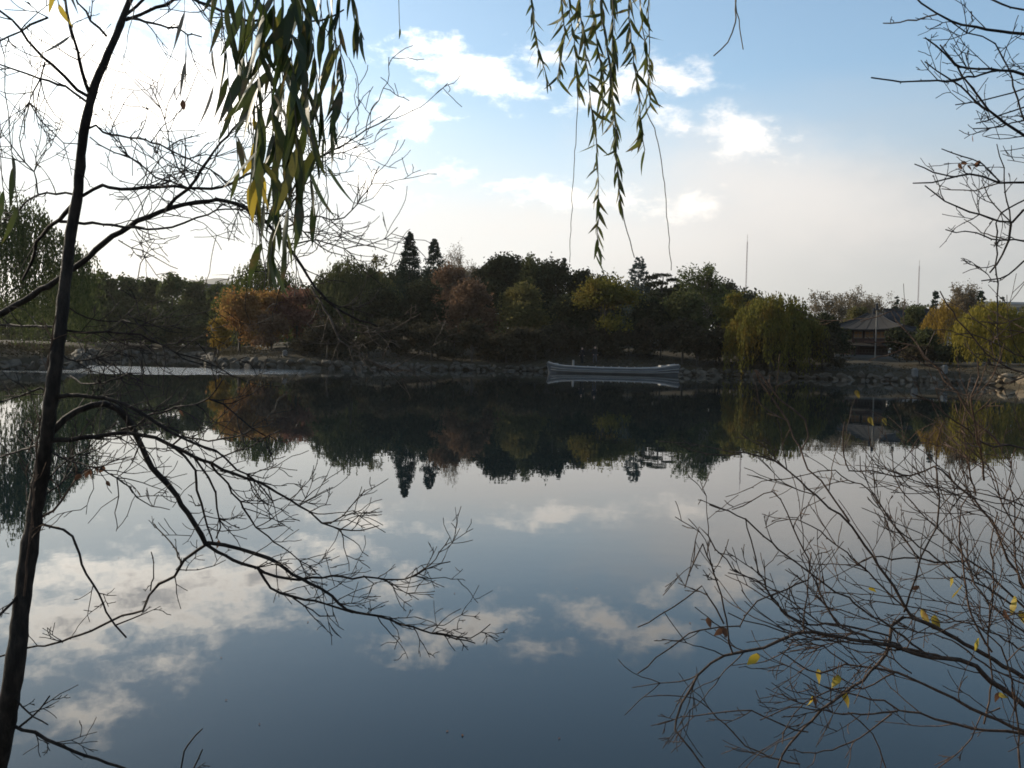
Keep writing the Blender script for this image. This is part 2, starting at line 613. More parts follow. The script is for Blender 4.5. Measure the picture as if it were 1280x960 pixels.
def embankment(name, label, spans, seed, variants=stone_vars, group='rubble stone banks round the far shore'):
    rr = random.Random(seed)
    root = None
    for pa, pb, rows, size in spans:
        for row in range(rows):
            for p, n, ang in shore_pts(pa, pb, size * 0.93):
                if root is None:
                    root = empty(name, (p[0], p[1], 0))
                    tag(root, label, 'stone bank', group)
                    o0 = np.array([p[0], p[1], 0])
                s = size * rr.choice((.6, .75, .9, 1.0, 1.15, 1.5))
                off = 0.15 + row * 0.34 + rr.uniform(-0.22, 0.25)
                z = 0.12 + row * size * 0.5 + rr.uniform(-0.18, 0.12)
                q = np.array([p[0] + n[0] * off, p[1] + n[1] * off, z]) + np.array([rr.uniform(-.2, .2), 0, 0])
                o = link('stone', rr.choice(variants), root, q - o0, (rr.uniform(-.5, .5), rr.uniform(-.5, .5), ang + rr.uniform(-.6, .6)))
                o.scale = (s * rr.uniform(0.9, 1.5), s * rr.uniform(0.8, 1.1), s * rr.uniform(0.65, 0.95))
    return root


embankment('stone_bank', 'grey rubble stone bank along the wooded island, behind the long pale boat', [(256, 470, 2, .75), (470, 1010, 2, 0.66)], 3)
embankment('stone_bank', 'grey rubble bank at the foot of the pavilion, right of the big willow', [(1010, 1238, 2, 0.66)], 4)
embankment('stone_bank', 'low rubble bank in the left cove under the dark green tree row', [(104, 256, 2, 1.0)], 5)
embankment('stone_bank', 'near left rubble bank beneath the hanging willow', [(-40, 104, 2, 0.6)], 6)
rr = random.Random(9)
rock_lbl = ['largest sunlit tan boulder on the right shore edge', 'flat sunlit tan boulder lowest at the right waterline', 'small pale boulder left of the sunlit ones on the right shore',
            'sunlit rounded boulder at the right picture edge', 'tan boulder behind the sunlit ones on the right shore', 'small tan boulder between two larger sunlit ones on the right shore']
for k, (px, py, s, Y) in enumerate([(1258, 471, 1.5, 86), (1268, 478, 1.3, 85), (1246, 473, .9, 87), (1283, 477, 1.5, 83), (1276, 469, 1.2, 88), (1251, 476, .8, 86)]):
    p = at(px, py, Y)
    o = link('boulder', warm_vars[k % 5], None, (p[0], p[1], max(p[2], 0.2)), (rr.uniform(-.3, .3), rr.uniform(-.3, .3), rr.uniform(0, 6)))
    o.scale = (s * 1.6, s, s * 0.6)
    tag(o, rock_lbl[k], 'boulder', 'sunlit boulders on the right shore')


def bollard(px, Y, label, h=.8):
    p = at(px, 452, Y)
    z = g1(p[0], Y)
    g = Geo()
    g.box((0, 0, h * 0.4), (0.42, 0.42, h * 0.8), 0.3)
    g.box((0, 0, h * 0.83), (0.5, 0.5, 0.08), 0.3)
    root = empty('stone_post', (p[0], Y, z))
    tag(root, label, 'stone post', 'pale stone posts on the far bank')
    g.obj('shaft', M['stone_post'], root, False)
    g = Geo()
    g.box((0, 0, h * 0.95), (0.4, 0.4, 0.2), 0.3, 0.6)
    g.obj('cap', M['stone_post'], root, False)


bollard(1144, 93, 'pale stone post on the right bank, nearer the pavilion')
bollard(1181, 92, 'pale stone post on the right bank, nearer the yellow willow')
bollard(356, 92, 'small pale stone post on the bank before the red shrub', .5)

# ------------------------------------------------------------------ stone boat
BY = 97.0
bl = at(685, 466, BY)[0]
br = at(846, 468, BY)[0]
boat = empty('stone_boat', (bl, BY, 0.0))
boat.scale = (1, 1, .92)
tag(boat, 'long low pale grey boat with raised block at its right end', 'boat')
Lb = br - bl
st = np.array([0, .02, .06, .12, .25, .4, .55, .7, .82, .88, .94, 1.0])
sheer = np.array([1.12, 1.0, .84, .74, .66, .62, .62, .64, .72, .84, 1.02, 1.16])
hw = np.array([.25, .5, .85, 1.15, 1.4, 1.5, 1.5, 1.5, 1.4, 1.3, 1.2, 1.1])
prof = [(1.0, 1.0), (1.03, .78), (.94, .74), (.92, .42), (.98, .38), (.97, .26), (.86, .22), (.80, -.3)]
hv, hq = [], []
for t, s_, h_ in zip(st, sheer, hw):
    ring = [(-h_ * a_, s_ * b_) for a_, b_ in prof]
    ring = ring + [(-y, z) for y, z in reversed(ring)]
    hv += [(t * Lb + 0.06 * Lb * (z - .3) * (1 if t > .95 else (-1 if t < .02 else 0)) * .25, y, z) for y, z in ring]
nr = len(prof) * 2
for k in range(len(st) - 1):
    for q in range(nr - 1):
        hq.append((k * nr + q, (k + 1) * nr + q, (k + 1) * nr + q + 1, k * nr + q + 1))
for base in (0, (len(st) - 1) * nr):
    for q in range(nr // 2 - 1):
        hq.append((base + q, base + q + 1, base + nr - 2 - q, base + nr - 1 - q))
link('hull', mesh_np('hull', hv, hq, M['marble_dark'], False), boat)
g = Geo()
dv = []
for t, s_, h_ in zip(st, sheer, hw):
    dv += [(t * Lb, -h_ * .9, s_ - .12), (t * Lb, h_ * .9, s_ - .12)]
g.add(dv, [(2 * k, 2 * k + 2, 2 * k + 3, 2 * k + 1) for k in range(len(st) - 1)])
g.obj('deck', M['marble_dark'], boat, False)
for sgn, nm in ((-1, 'rail'), (1, 'rail')):
    g = Geo()
    g.tube([(t * Lb, sgn * h_ * .97, s_ + .03) for t, s_, h_ in zip(st, sheer, hw)], 0.11, 4)
    g.obj(nm, M['marble'], boat, False)
for zf in (.62, .34):
    g = Geo()
    g.tube([(t * Lb, -h_ * 1.0 - .02, s_ * zf) for t, s_, h_ in zip(st[1:], sheer[1:], hw[1:])], 0.085, 4)
    g.obj('ledge', M['marble'], boat, False)
g = Geo()
g.box((Lb * .925, 0, .88), (Lb * .13, 2.1, .42), 0, .92)
g.box((Lb * .965, 0, 1.1), (Lb * .07, 2.0, .12), 0, .95)
g.obj('bow_block', M['marble'], boat, False)
g = Geo()
g.box((Lb * .055, 0, .98), (Lb * .05, .9, .16), 0, .9)
g.obj('stern_block', M['marble'], boat, False)
g = Geo()
g.box((Lb * .19, -1.0, 1.0), (.22, .22, .9), 0, .8)
g.obj('mooring_post', M['marble'], boat, False)
g = Geo()
for k in range(9):
    g.box((Lb * (.3 + .06 * k), -1.36, .76), (.12, .12, .22))
g.obj('rail_stub', M['marble'], boat, False)

# ------------------------------------------------------------------ small figures on the far bank
SKIN = plain_mat('skin', (.42, .27, .20), .05, 4, .6)


def person(px, Y, label, coat, trousers, rz=0.0, h=1.68, stride=0.12, z=None):
    x = at(px, 450, Y)[0]
    z = g1(x, Y) if z is None else z
    J = {'pelvis': (0, 0, .93), 'waist': (0, 0, 1.06), 'chest': (0, .01, 1.30), 'neck': (0, 0, 1.44), 'jaw': (0, .02, 1.53), 'head': (0, .02, 1.61), 'crown': (0, .01, 1.68),
         'hl': (-.10, 0, .88), 'kl': (-.11, stride * .6, .49), 'al': (-.11, stride, .08), 'tl': (-.12, stride + .15, .03),
         'hr': (.10, 0, .88), 'kr': (.11, -stride * .3, .49), 'ar': (.11, -stride, .08), 'tr': (.12, -stride + .15, .03),
         'sl': (-.18, 0, 1.38), 'el': (-.25, -.03, 1.10), 'wl': (-.25, .08, .88), 'fl': (-.24, .11, .78),
         'sr': (.18, 0, 1.38), 'er': (.25, -.03, 1.10), 'wr': (.25, .08, .88), 'fr': (.24, .11, .78)}
    rad = {'pelvis': .15, 'waist': .14, 'chest': .16, 'neck': .06, 'jaw': .08, 'head': .105, 'crown': .07, 'hl': .10, 'kl': .07, 'al': .05, 'tl': .045, 'hr': .10, 'kr': .07, 'ar': .05, 'tr': .045,
           'sl': .075, 'el': .058, 'wl': .042, 'fl': .035, 'sr': .075, 'er': .058, 'wr': .042, 'fr': .035}
    E = [('pelvis', 'waist'), ('waist', 'chest'), ('chest', 'neck'), ('neck', 'jaw'), ('jaw', 'head'), ('head', 'crown'), ('pelvis', 'hl'), ('hl', 'kl'), ('kl', 'al'), ('al', 'tl'),
         ('pelvis', 'hr'), ('hr', 'kr'), ('kr', 'ar'), ('ar', 'tr'), ('chest', 'sl'), ('sl', 'el'), ('el', 'wl'), ('wl', 'fl'), ('chest', 'sr'), ('sr', 'er'), ('er', 'wr'), ('wr', 'fr')]
    names = list(J)
    me = bpy.data.meshes.new('person_skeleton')
    s = h / 1.68
    me.from_pydata([tuple(c * s for c in J[n]) for n in names], [(names.index(a), names.index(b)) for a, b in E], [])
    o = bpy.data.objects.new('person', me)
    COL.objects.link(o)
    md = o.modifiers.new('skin', 'SKIN')
    for k, n in enumerate(names):
        me.skin_vertices[0].data[k].radius = (rad[n] * s, rad[n] * s * (.75 if n in ('pelvis', 'waist', 'chest') else 1))
        me.skin_vertices[0].data[k].use_root = (n == 'pelvis')
    o.modifiers.new('sub', 'SUBSURF').levels = 1
    dg = bpy.context.evaluated_depsgraph_get()
    nm = bpy.data.meshes.new_from_object(o.evaluated_get(dg))
    nm.materials.clear()
    for m_ in (coat, trousers, SKIN):
        nm.materials.append(m_)
    for p in nm.polygons:
        c = p.center / s
        hand = abs(c.x) > .2 and c.z < .87
        p.material_index = 2 if (c.z > 1.46 or hand) else (1 if c.z < .90 else 0)
        p.use_smooth = True
    o.modifiers.clear()
    o.data = nm
    bpy.data.meshes.remove(me)
    o.location = (x, Y, z)
    o.rotation_euler = (0, 0, rz)
    tag(o, label, 'person', 'people on the far bank')
    hair = ico_variant(77, plain_mat('hair', (.015, .012, .01), .1, 4, .6))
    hr = link('hair', hair, o, (0, -.015 * s, 1.645 * s))
    hr.scale = (.23, .25, .20)
    return o


black_cloth = plain_mat('black_cloth', (.012, .012, .013), .2, 5, .9)
blue_cloth = plain_mat('blue_cloth', (.05, .08, .16), .2, 5, .9)
grey_cloth = plain_mat('grey_cloth', (.06, .06, .07), .2, 5, .9)
person(727.5, 103.3, 'person in dark clothes standing behind the pale boat, nearer its left end', black_cloth, black_cloth, 2.8, 1.72)
person(743.5, 103.6, 'person in dark clothes behind the pale boat, second from its left end', black_cloth, grey_cloth, -2.6, 1.75)
person(931, 102.0, 'person in a blue jacket on the bank left of the big willow', blue_cloth, black_cloth, 1.2, 1.68)
person(899, 103.2, 'person in grey on the bank between boat and big willow', grey_cloth, black_cloth, 2.0, 1.65)

# ------------------------------------------------------------------ pavilion and buildings
tile_mat = plain_mat('roof_tile', (.040, .037, .034), .3, 2.0, .9, .1)
tile_dark = plain_mat('roof_tile_dark', (.030, .032, .036), .25, 2.0, .9, .1)
wood_red = plain_mat('painted_timber', (.07, .035, .028), .3, 3, .6)
wall_pale = plain_mat('plaster', (.40, .38, .35), .12, 1.0, .9)
win_lit = plain_mat('window_lit_tint', (.35, .19, .09), .2, 3, .5)  # orange of lit windows painted into the pane colour
stone_pl = plain_mat('plinth_stone', (.12, .115, .105), .2, 2, .9)


def hip_roof(g, c, hx, hy, z0, z1, ridge, over=0.0, lift=0.35, seg=8):
    """curved hipped roof with upswept corners; ridge = half length of the ridge"""
    rings = []
    for k in range(seg + 1):
        t = k / seg
        zz = z0 + (z1 - z0) * (t ** 1.28)
        ax = hx + (ridge - hx) * t
        ay = hy * (1 - t) + 0.05 * t
        ring = []
        pts = 6
        corners = [(-ax, -ay), (ax, -ay), (ax, ay), (-ax, ay)]
        for q in range(4):
            a_, b_ = corners[q], corners[(q + 1) % 4]
            for u in range(pts):
                f_ = u / pts
                e = abs(f_ - .5) * 2
                ring.append((a_[0] + (b_[0] - a_[0]) * f_, a_[1] + (b_[1] - a_[1]) * f_, zz + lift * (e ** 3) * (1 - t) ** 2))
        rings.append(ring)
    n = len(rings[0])
    V = [(p[0] + c[0], p[1] + c[1], p[2]) for r_ in rings for p in r_]
    Qs = [(k * n + q, k * n + (q + 1) % n, (k + 1) * n + (q + 1) % n, (k + 1) * n + q) for k in range(seg) for q in range(n)]
    g.add(V, Qs)
    under = [(p[0] + c[0], p[1] + c[1], p[2] - .14) for p in rings[0]]
    g.add(under + [(p[0] * .6 + c[0] * .4 + c[0] * 0, p[1] * .6 + c[1] * .4, z0 + .1) for p in under], [(q, q + n, (q + 1) % n + n, (q + 1) % n) for q in range(n)])
    g.add([V[q] for q in range(n)] + under, [(q, (q + 1) % n, (q + 1) % n + n, q + n) for q in range(n)])
    return rings


PY_ = 122.0
pc = at(1090, 450, PY_)
pz = g1(pc[0], PY_)
pav = empty('pavilion', (pc[0], PY_, pz), R(-32))
tag(pav, 'two-storey timber pavilion with curved grey tiled roof among the right trees', 'pavilion')
hp = 3.1
ztop = at(1094, 390, PY_)[2] - pz
zeave = at(1090, 413, PY_)[2] - pz
zlow = at(1090, 432, PY_)[2] - pz
g = Geo()
g.box((0, 0, -.3), (7.4, 7.4, 1.2))
g.obj('plinth', stone_pl, pav, False)
for sx in (-1, -.33, .33, 1):
    for sy in (-1, -.33, .33, 1):
        if max(abs(sx), abs(sy)) < 1:
            continue
        g = Geo()
        g.tube([(sx * hp, sy * hp, .3), (sx * hp, sy * hp, zlow)], .13, 6)
        g.obj('column', wood_red, pav)
g = Geo()
g.box((0, 0, .3 + (zlow - .3) / 2), (3.2, 3.2, zlow - .3))
g.obj('lower_room', wood_red, pav, False)
for sx, sy, rz in ((0, -hp, 0), (0, hp, 0), (-hp, 0, math.pi / 2), (hp, 0, math.pi / 2)):
    g = Geo()
    cs, sn = math.cos(rz), math.sin(rz)
    for zz in (.55, 1.0):
        g.box((sx, sy, zz), (2 * hp - .3, .07, .07), rz)
    for k in range(16):
        u = -hp + .3 + k * (2 * hp - .6) / 15
        g.box((sx + u * cs, sy + u * sn, .77), (.05, .05, .42), rz)
    g.obj('railing', plain_mat('rail_paint', (.10, .075, .06), .2, 3, .7), pav, False)
g = Geo()
hip_roof(g, (0, 0), hp + 1.1, hp + 1.1, zlow - .05, zlow + .75, hp - .6, seg=5)
g.obj('lower_roof', tile_mat, pav, False)
g = Geo()
g.box((0, 0, (zlow + zeave) / 2 + .2), (4.2, 4.2, zeave - zlow + .2))
g.obj('upper_room', wood_red, pav, False)
for rz in (0, math.pi / 2, math.pi, -math.pi / 2):
    for u in (-1.35, 0, 1.35):
        cs, sn = math.cos(rz), math.sin(rz)
        zc = (zlow + zeave) / 2 + .35
        hh = (zeave - zlow) * .42
        fr = Geo()
        off = 2.12
        for du in (-.5, 0, .5):
            fr.box((u * cs + du * cs + off * sn, u * sn + du * sn - off * cs, zc), (.07, .08, hh), rz)
        for dz in (-hh / 2, 0, hh / 2):
            fr.box((u * cs + (off + .01) * sn, u * sn - (off + .01) * cs, zc + dz), (1.07, .07, .07), rz)
        wob = fr.obj('window', plain_mat('frame_paint', (.22, .2, .18), .2, 3, .7), pav, False)
        p2 = Geo()
        p2.box((u * cs + (off - .015) * sn, u * sn - (off - .015) * cs, zc), (1.0, .02, hh), rz)
        p2.obj('pane', win_lit, wob, False)
g = Geo()
rings = hip_roof(g, (0, 0), hp + 1.25, hp + 1.25, zeave, ztop - .2, .7, lift=.5, seg=9)
rf = g.obj('upper_roof', tile_mat, pav, False)
g = Geo()
for q in (0, 6, 12, 18):
    g.tube([(r_[q][0], r_[q][1], r_[q][2] + .06) for r_ in rings], .1, 5)
g.obj('hip_ridge', tile_dark, rf)
g = Geo()
for q in range(24):
    if q % 6:
        g.tube([(r_[q][0], r_[q][1], r_[q][2] + .01) for r_ in rings], .035, 4)
o = g.obj('tile_rib', tile_mat, rf)
o['kind'] = 'stuff'
g = Geo()
g.tube([(0, 0, ztop - .25), (0, 0, ztop + .05), (0, 0, ztop + .2), (0, 0, ztop + .55)], [.25, .14, .22, .03], 8)
g.obj('finial', tile_dark, pav)

# slim pale pole in front of the pavilion
p0 = at(1093.5, 452, 114)
zp = g1(p0[0], 114)
pole = empty('utility_pole', (p0[0], 114, zp))
tag(pole, 'slim pale pole standing before the pavilion with dark top fitting', 'pole')
zt = at(1093, 388, 114)[2] - zp
g = Geo()
g.tube([(0, 0, -.2), (0.02, 0, zt)], [.065, .05], 8)
g.obj('shaft', plain_mat('pale_concrete', (.22, .20, .17), .15, 2, .8), pole)
g = Geo()
g.box((0, 0, zt + .45), (.28, .28, .8), 0, .7)
g.box((0, 0, zt + .1), (.7, .1, .1))
g.obj('fitting', tile_dark, pole, False)

# hall with gabled roof behind
HY = 136.0
hc = at(1147, 430, HY)
hz = g1(hc[0], HY)
hall = empty('hall', (hc[0], HY, hz), R(-14))
tag(hall, 'low hall with dark blue-grey gabled roof right of the pavilion', 'hall')
ze = at(1147, 414, HY)[2] - hz
zr = at(1147, 388, HY)[2] - hz
g = Geo()
g.box((0, 0, ze / 2), (8.0, 5.0, ze))
for s_ in (-1, 1):
    g.add([(s_ * 4.0, -2.5, ze), (s_ * 4.0, 2.5, ze), (s_ * 4.0, 0, zr - .3), (s_ * 4.0, 0, zr - .3)], [(0, 1, 2, 3)])
g.obj('wall', wall_pale, hall, False)
g = Geo()
for s_ in (-1, 1):
    pr = [(0, zr), (1.2, zr - .95), (2.2, ze + .55), (3.2, ze + .05)]
    V = []
    for x_ in (-4.6, 4.6):
        V += [(x_, s_ * y_, z_) for y_, z_ in pr] + [(x_, s_ * y_, z_ - .16) for y_, z_ in pr]
    g.add(V, [(k, k + 1, k + 9, k + 8) for k in range(3)] + [(k + 4, k + 12, k + 13, k + 5) for k in range(3)] + [(3, 7, 15, 11)] + [(k, k + 4, k + 5, k + 1) for k in range(3)] + [(k + 8, k + 9, k + 13, k + 12) for k in range(3)])
hrf = g.obj('roof', tile_dark, hall, False)
g = Geo()
for s_ in (-1, 1):
    for k in range(24):
        x_ = -4.5 + k * 9.0 / 23
        g.tube([(x_, s_ * y_, z_ + .02) for y_, z_ in pr], .05, 4)
o = g.obj('tile_rib', tile_dark, hrf)
o['kind'] = 'stuff'
g = Geo()
g.box((0, 0, zr + .06), (9.4, .3, .34))
g.obj('ridge', tile_mat, hrf, False)
for x_ in (-2.6, 0, 2.6):
    g = Geo()
    g.box((x_, -2.53, ze * .55), (1.5, .08, ze * .5))
    wnd = g.obj('window', wood_red, hall, False)
    g = Geo()
    g.box((x_, -2.58, ze * .55), (1.2, .03, ze * .42))
    g.obj('pane', win_lit, wnd, False)


def block(name, px0, px1, py, Y, label, wall, roofm, depth=14, floors=5):
    a, b = at(px0, py, Y), at(px1, py + (px1 - px0) * math.tan(R(ROLL)), Y)
    zt = a[2]
    zg = g1((a[0] + b[0]) / 2, Y)
    wd = b[0] - a[0]
    root = empty(name, ((a[0] + b[0]) / 2, Y + depth / 2, zg))
    tag(root, label, 'building')
    H = zt - zg
    g = Geo()
    g.box((0, 0, H / 2 - .4), (wd, depth, H - .8))
    g.obj('wall', wall, root, False)
    g = Geo()
    g.box((0, 0, H - .4), (wd + 1.2, depth + 1.2, .8))
    g.obj('roof', roofm, root, False)
    nwin = int(wd / 3.2)
    glass = M.setdefault('dark_glass', plain_mat('dark_glass', (.03, .035, .04), .1, 1, .15, .5))
    for f in range(floors):
        for k in range(nwin):
            zc = H - 2.4 - f * 3.1
            if zc < 2:
                continue
            xc = -wd / 2 + (k + .5) * wd / nwin
            g = Geo()
            for dx in (-.8, .8):
                g.box((xc + dx, -depth / 2 - .04, zc), (.1, .12, 1.5))
            for dz in (-.75, .75):
                g.box((xc, -depth / 2 - .05, zc + dz), (1.7, .14, .1))
            wn = g.obj('window', roofm, root, False)
            g = Geo()
            g.box((xc, -depth / 2 - .01, zc), (1.5, .04, 1.4))
            g.obj('pane', glass, wn, False)


block('flat_roofed_building', 236, 292, 354.5, 270, 'flat-roofed dark grey building rising just above the left tree row', plain_mat('grey_render', (.16, .16, .17), .1, .5, .9), plain_mat('dark_roofing', (.06, .06, .065), .1, .5, .9))
block('long_building', 1203, 1345, 376, 320, 'long pale building with flat roof behind the yellow willow', plain_mat('pale_render', (.42, .38, .32), .08, .5, .9), plain_mat('pale_roofing', (.36, .35, .33), .1, .5, .9), floors=4)


# ------------------------------------------------------------------ radio masts
def mast(px, ytop, Y, label, wpx):
    t = at(px, ytop, Y)
    zg = g1(t[0], Y)
    root = empty('radio_mast', (t[0], Y, zg))
    tag(root, label, 'radio mast', 'thin radio masts on the skyline')
    H = t[2] - zg
    wd = wpx * Y / F
    mm = M.setdefault('mast_paint', plain_mat('mast_paint', (.42, .30, .28), .15, .02, .6))
    cor = [(wd * .5, 0), (-wd * .25, wd * .43), (-wd * .25, -wd * .43)]
    for c in cor:
        g = Geo()
        g.tube([(c[0], c[1], 0), (c[0], c[1], H * .5), (c[0] * .9, c[1] * .9, H * .94)], wd * .12, 4)
        g.obj('leg', mm, root, False)
    g = Geo()
    n = 34
    for k in range(n):
        z0, z1 = H * .94 * k / n, H * .94 * (k + 1) / n
        for q in range(3):
            a_, b_ = cor[q], cor[(q + 1) % 3]
            g.bar((a_[0], a_[1], z0), (b_[0], b_[1], z1), wd * .07, 3)
            g.bar((a_[0], a_[1], z1), (b_[0], b_[1], z1), wd * .07, 3)
    o = g.obj('bracing', mm, root, False)
    o['kind'] = 'stuff'
    g = Geo()
    g.tube([(0, 0, H * .93), (0, 0, H)], wd * .16, 4)
    g.obj('antenna', mm, root, False)


mast(934.5, 293, 620, 'taller thin lattice radio mast rising above the round willow', 1.5)
mast(1149.5, 325, 700, 'shorter thin lattice radio mast right of the pavilion', 1.4)

# ------------------------------------------------------------------ far trees
LM = {
    'evergreen': leaf_mat('leaf_evergreen', (.025, .029, .016), (.050, .054, .028), .15),
    'conifer': leaf_mat('leaf_conifer', (.016, .028, .020), (.034, .050, .032), .12),
    'conifer_grey': leaf_mat('leaf_conifer_grey', (.045, .060, .055), (.08, .10, .09), .15),
    'green': leaf_mat('leaf_green', (.046, .062, .022), (.095, .108, .040), .4),
    'green_dark': leaf_mat('leaf_green_dark', (.044, .052, .021), (.082, .086, .036), .35),
    'olive': leaf_mat('leaf_olive', (.065, .065, .024), (.12, .108, .042), .4, (.14, .115, .04)),
    'yellowgreen': leaf_mat('leaf_yellow_green', (.080, .080, .020), (.145, .130, .032), .45, (.12, .082, .018)),
    'willow_green': leaf_mat('leaf_willow_green', (.055, .070, .018), (.10, .11, .028), .35),
    'willow_yellow': leaf_mat('leaf_willow_yellow', (.13, .115, .022), (.235, .185, .035), .4),
    'orange': leaf_mat('leaf_orange', (.19, .095, .036), (.29, .155, .058), .45, (.24, .16, .04)),
    'red': leaf_mat('leaf_red', (.12, .060, .044), (.18, .09, .062), .4, (.11, .07, .04)),
    'brown': leaf_mat('leaf_brown', (.11, .068, .042), (.18, .11, .068), .3),
    'tan': leaf_mat('leaf_tan', (.11, .085, .050), (.18, .14, .085), .3),
    'shrub': leaf_mat('leaf_shrub', (.036, .033, .021), (.068, .058, .036), .2, (.065, .05, .03)),
    'amber': leaf_mat('leaf_amber', (.17, .11, .025), (.26, .17, .035), .35),
}


def limbs(g, rng, H, z0, targets, r0):
    """tapered trunk and limbs reaching out into the crown"""
    top = np.array([rng.normal(0, .02) * H, rng.normal(0, .02) * H, H * .72])
    n = 7
    P = np.array([top * t + np.array([math.sin(t * 3 + H) * .012 * H, math.cos(t * 2.3) * .012 * H, 0]) * t for t in np.linspace(0, 1, n)])
    P[0, 2] = -.3
    g.tube(P, r0 * (1 - np.linspace(0, 1, n) * .75), 6)
    for c in targets:
        t = rng.uniform(.25, .85)
        k = t * (n - 1)
        a = P[int(k)] + (P[min(int(k) + 1, n - 1)] - P[int(k)]) * (k - int(k))
        mid = (a + c) / 2 + np.array([0, 0, -.05 * H])
        g.tube([a, mid, c], [r0 * .45 * (1.1 - t), r0 * .3 * (1.1 - t), r0 * .08], 4)


def mk_broad(rng, H, W, n_lobe=11, leaves=5200, leaf=.36, base=.22, dens=1.5, lobe=.31):
    crown, trunk = Geo(), Geo()
    cs = []
    for k in range(n_lobe):
        a = rng.uniform(0, 2 * math.pi)
        t = rng.uniform(0, 1) ** .8
        z = H * (base + .12 + (1 - base - .28) * t)
        rr_ = W * .5 * rng.uniform(.15, .72) * (1 - .6 * max(0, t - .35) / .65)
        cs.append((np.array([math.cos(a) * rr_, math.sin(a) * rr_, z]), W * lobe * rng.uniform(.7, 1.15) * (1 - .3 * t)))
    cs.append((np.array([0, 0, H - W * lobe * .75]), W * lobe * .8))
    pts = []
    per = 22
    ncl = int(leaves * dens / per / len(cs))
    for c, r_ in cs:
        d = rng.normal(size=(ncl, 3))
        d /= np.linalg.norm(d, axis=1)[:, None]
        d[:, 2] = np.where(d[:, 2] < -.35, -d[:, 2] * .5, d[:, 2])
        rad = r_ * rng.uniform(.55, 1.06, ncl)
        q = c + d * rad[:, None] * np.array([1, 1, .85])
        cl = q[:, None, :] + rng.normal(size=(ncl, per, 3)) * (r_ * .2)
        pts.append(cl.reshape(-1, 3))
    pts = np.concatenate(pts)
    zmin, zmax = np.percentile(pts[:, 2], 99.6), 0
    pts[:, 2] = pts[:, 2] * (H / max(zmin, .1))
    pts = pts[pts[:, 2] > .25]
    kx = W * .5 / max(np.percentile(np.hypot(pts[:, 0], pts[:, 1]), 97), .1)
    pts[:, :2] *= kx
    crown.leaves(pts, leaf * 1.15, leaf * .7, rng)
    limbs(trunk, rng, H, 0, [c for c, r_ in cs], .018 * H + .05)
    return trunk, crown


def mk_willow(rng, H, W, strands=520, leaf=.36, low=.10, step=.24):
    """dome of hanging strands"""
    crown, trunk = Geo(), Geo()
    pts, twig = [], []
    heads = []
    for k in range(7):
        a = k * 2.4 + rng.uniform(-.4, .4)
        rr_ = W * .30 * math.sqrt((k + .5) / 7)
        heads.append(np.array([math.cos(a) * rr_, math.sin(a) * rr_, H * rng.uniform(.72, .90) * (1 - .18 * (k / 7))]))
    heads[0] = np.array([0, 0, H * .93])
    for k in range(strands):
        u = math.sqrt(rng.uniform(0, 1))
        a = rng.uniform(0, 2 * math.pi)
        lob = 1 + .08 * math.sin(a * 3 + W) + .07 * math.sin(a * 7 + H) + .05 * math.sin(a * 13)
        r_ = u * W * .5 * lob
        ztop = H * (1 - .42 * u ** 2.2) * rng.uniform(.93, 1.0) * (1 + .05 * math.sin(a * 4 + u * 7 + W) + .035 * math.sin(a * 9 - u * 11))
        frac = rng.uniform(.2, 1.02) * (1 + .12 * math.sin(a * 8 + H)) if u > .55 else rng.uniform(.12, .5)
        zbot = ztop - (ztop - low * H) * frac
        L = ztop - zbot
        n = max(3, int(L / step))
        t = np.linspace(0, 1, n)
        sway = rng.normal(0, .05, 2) * L
        P = np.stack([math.cos(a) * r_ * (1 + .10 * np.sqrt(t)) + sway[0] * t ** 2, math.sin(a) * r_ * (1 + .10 * np.sqrt(t)) + sway[1] * t ** 2, ztop - L * t ** 1.15], 1)
        P += rng.normal(size=P.shape) * .07
        pts.append(P)
    pts = np.concatenate(pts)
    crown.leaves(pts, leaf * 1.2, leaf * .46, rng, down=.72)
    q = heads[0] * 0
    top = np.array([0, 0, H * .45])
    trunk.tube([(0, 0, -.3), (.02 * H, 0, H * .2), top], [.03 * H, .024 * H, .018 * H], 7)
    for h_ in heads:
        m1 = top + (h_ - top) * .5 + np.array([0, 0, .04 * H])
        trunk.tube([top, m1, h_], [.014 * H, .009 * H, .003 * H], 5)
        for _ in range(4):
            e = h_ + rng.normal(size=3) * np.array([.16 * W, .16 * W, .04 * H])
            trunk.tube([h_, (h_ + e) / 2 + np.array([0, 0, .03 * H]), e], [.004 * H, .003 * H, .0012 * H], 3)
    return trunk, crown


